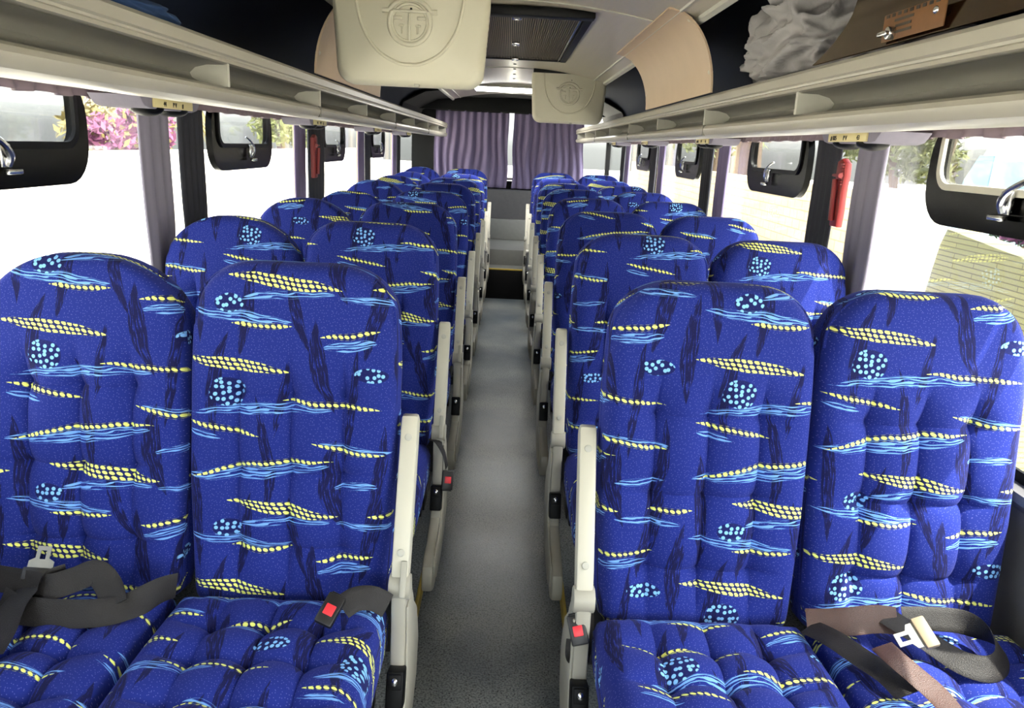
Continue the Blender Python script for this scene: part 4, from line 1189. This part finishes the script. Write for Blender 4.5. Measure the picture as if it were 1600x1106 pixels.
# palm fronds
R = empty('palm_tree', (-8.8, 18.6, -.9)); tag(R, 'dry yellow palm above the bougainvillea outside the left windows', 'palm')
mb = MB(); mb.tube([Vector((0, 0, 0)), Vector((.1, 0, 1.8)), Vector((.1, .1, 3.9))], [.22, .18, .16], 12); mb.build('trunk', M['bark'], R)
rn = random.Random(4)
for f in range(16):
    a = 2 * pi * f / 16 + rn.uniform(-.15, .15); V, F = [], []
    for i in range(26):
        t = i / 25; r = 1.5 * t; z = 3.9 + .7 * sin(t * 1.9) - 2.1 * t * t
        c = Vector((.1 + r * cos(a), .1 + r * sin(a), z)); side = Vector((-sin(a), cos(a), 0))
        for q in (-1, 1):
            tip = c + side * q * .42 * (1 - .6 * t) + Vector((cos(a) * .2, sin(a) * .2, -.38)); k = len(V)
            V += [c - Vector((cos(a), sin(a), 0)) * .02, c + Vector((cos(a), sin(a), 0)) * .03, tip]; F.append((k, k + 1, k + 2))
    link('frond', mesh_of('frond', V, F, M['palm'], 180, fix=False), R)
leaves('garden_tree', [(-9.5, 32, 1.8, .9), (-9.7, 34, 2.0, 1.0), (-9.4, 36, 1.8, 1.0)], 1400, .16, M['leaf'], 'pale green tree behind the white wall seen between the left pillars', 'tree', [([(-9.5, 33, -.9), (-9.5, 33, 1), (-9.6, 33, 2.2)], .2)], seed=10)
# yellowish stepped block wall close to the right side
P = [(4.6, -.9), (4.6, .86), (4.774, .935), (5.0, .955), (5.3, .985), (5.656, 1.023), (5.72, .90), (5.80, .55), (5.86, -.9)]
mb = MB(); mb.prism(P, 0, 3.2, 3.4, .01); o = mb.build('yellow_block_wall', M['yellowblock']); tag(o, 'olive yellow block wall end close outside the nearest right window', 'wall')
leaves('hedge', [(3.70, 4.6 + .2 * i, .97 + .018 * i, .14) for i in range(7)], 1500, .05, M['darkleaf'], 'dark green hedge with magenta flowers on the olive yellow wall', 'hedge', [([(3.7, 5.0, -.9), (3.7, 5.0, .4), (3.7, 5.0, .95)], .03)], seed=12,
       sub=([(3.58, 4.85 + .13 * i, .97 + .012 * i, .07) for i in range(6)], M['magenta'], 260))
# parked minibus
R = empty('parked_minibus', (5.6, 6.95, -.9)); R.scale = (1.05, 1.05, 1.05); tag(R, 'white minibus with pale blue windscreen parked outside the nearest right window', 'minibus')
prof = [(-2.6, .35), (-2.6, 2.3), (-2.4, 2.52), (0.0, 2.58), (.75, 2.50), (1.02, 2.2), (1.22, 1.55), (1.34, 1.0), (1.36, .35)]
mb = MB(); mb.prism(prof, 0, -.95, .95, .12, 4); mb.build('body', M['carpaint'], R)
mb = MB()
mb.prism([(.80, 2.36), (.98, 2.14), (1.17, 1.58), (1.12, 1.50), (.62, 1.50), (.58, 2.36)], 0, -.965, -.94, .008); mb.prism([(-2.3, 1.55), (-2.3, 2.28), (.45, 2.32), (.50, 1.55)], 0, -.965, -.94, .008)
mb.build('side_window', M['carglass'], R)
V = [(-.80, .86, 2.47), (.80, .86, 2.47), (.84, 1.225, 1.56), (-.84, 1.225, 1.56)]
V = V + [(x, y - .03, z) for x, y, z in V]
link('windscreen', mesh_of('windscreen', V, [(0, 1, 2, 3), (7, 6, 5, 4), (0, 4, 5, 1), (1, 5, 6, 2), (2, 6, 7, 3), (3, 7, 4, 0)], M['carglass']), R, (0, .02, 0))
for y in (-1.7, .72):
    for x in (-.86, .86):
        mb = MB(); mb.cyl((x - .11, y, .34), (x + .11, y, .34), .34, 28, bev=.03); mb.build('wheel', M['rubber'], R)

# ------------------------------------------------------------------ camera
F_PX = 1204.0
p_, y_, r_ = .2628, -.0135, .048
fw = Vector((-sin(y_) * cos(p_), cos(y_) * cos(p_), -sin(p_))); ri = Vector((cos(y_), sin(y_), 0)); up = ri.cross(fw)
ri2 = ri * cos(r_) + up * sin(r_); up2 = up * cos(r_) - ri * sin(r_)
cam = bpy.data.cameras.new('camera'); co = bpy.data.objects.new('camera', cam); COL.objects.link(co)
Rm = Matrix((ri2, up2, -fw)).transposed().to_4x4()
co.matrix_world = Matrix.Translation((0, 0, 1.453)) @ Rm
cam.sensor_fit = 'HORIZONTAL'; cam.sensor_width = 36.0; cam.lens = 36.0 * F_PX / 1600.0; cam.clip_start = .02; cam.clip_end = 300
scene.camera = co

# ------------------------------------------------------------------ light
w = bpy.data.worlds.new('sky'); scene.world = w; w.use_nodes = True
nt = w.node_tree; bg = nt.nodes['Background']
sky = nt.nodes.new('ShaderNodeTexSky'); sky.sky_type = 'NISHITA'; sky.sun_disc = False
sky.sun_elevation = radians(50); sky.sun_rotation = radians(120); sky.air_density = 1.0; sky.dust_density = 3.0; sky.ozone_density = 1.0
hs = nt.nodes.new('ShaderNodeHueSaturation'); hs.inputs['Saturation'].default_value = .35
nt.links.new(sky.outputs[0], hs.inputs['Color']); nt.links.new(hs.outputs[0], bg.inputs[0]); bg.inputs[1].default_value = SKY
sd = bpy.data.lights.new('sun', 'SUN'); sd.energy = SUN; sd.angle = radians(.6); sd.color = (1, .95, .86)
so = bpy.data.objects.new('sun', sd); COL.objects.link(so)
# sunlight travels to -x, a little towards +y, and down
dirv = Vector((-.40, .20, -.90)).normalized()
so.rotation_euler = dirv.to_track_quat('-Z', 'Y').to_euler(); so.location = (6, -3, 8)

vs = scene.view_settings
scene.display_settings.display_device = 'sRGB'
vs.view_transform = 'Standard'; vs.look = 'None'; vs.gamma = 1.0; vs.use_curve_mapping = False; vs.exposure = EXPO
cy = scene.cycles
cy.use_denoising = True
cy.max_bounces = 10; cy.diffuse_bounces = 5; cy.glossy_bounces = 4; cy.transmission_bounces = 6; cy.transparent_max_bounces = 16
cy.sample_clamp_indirect = 8
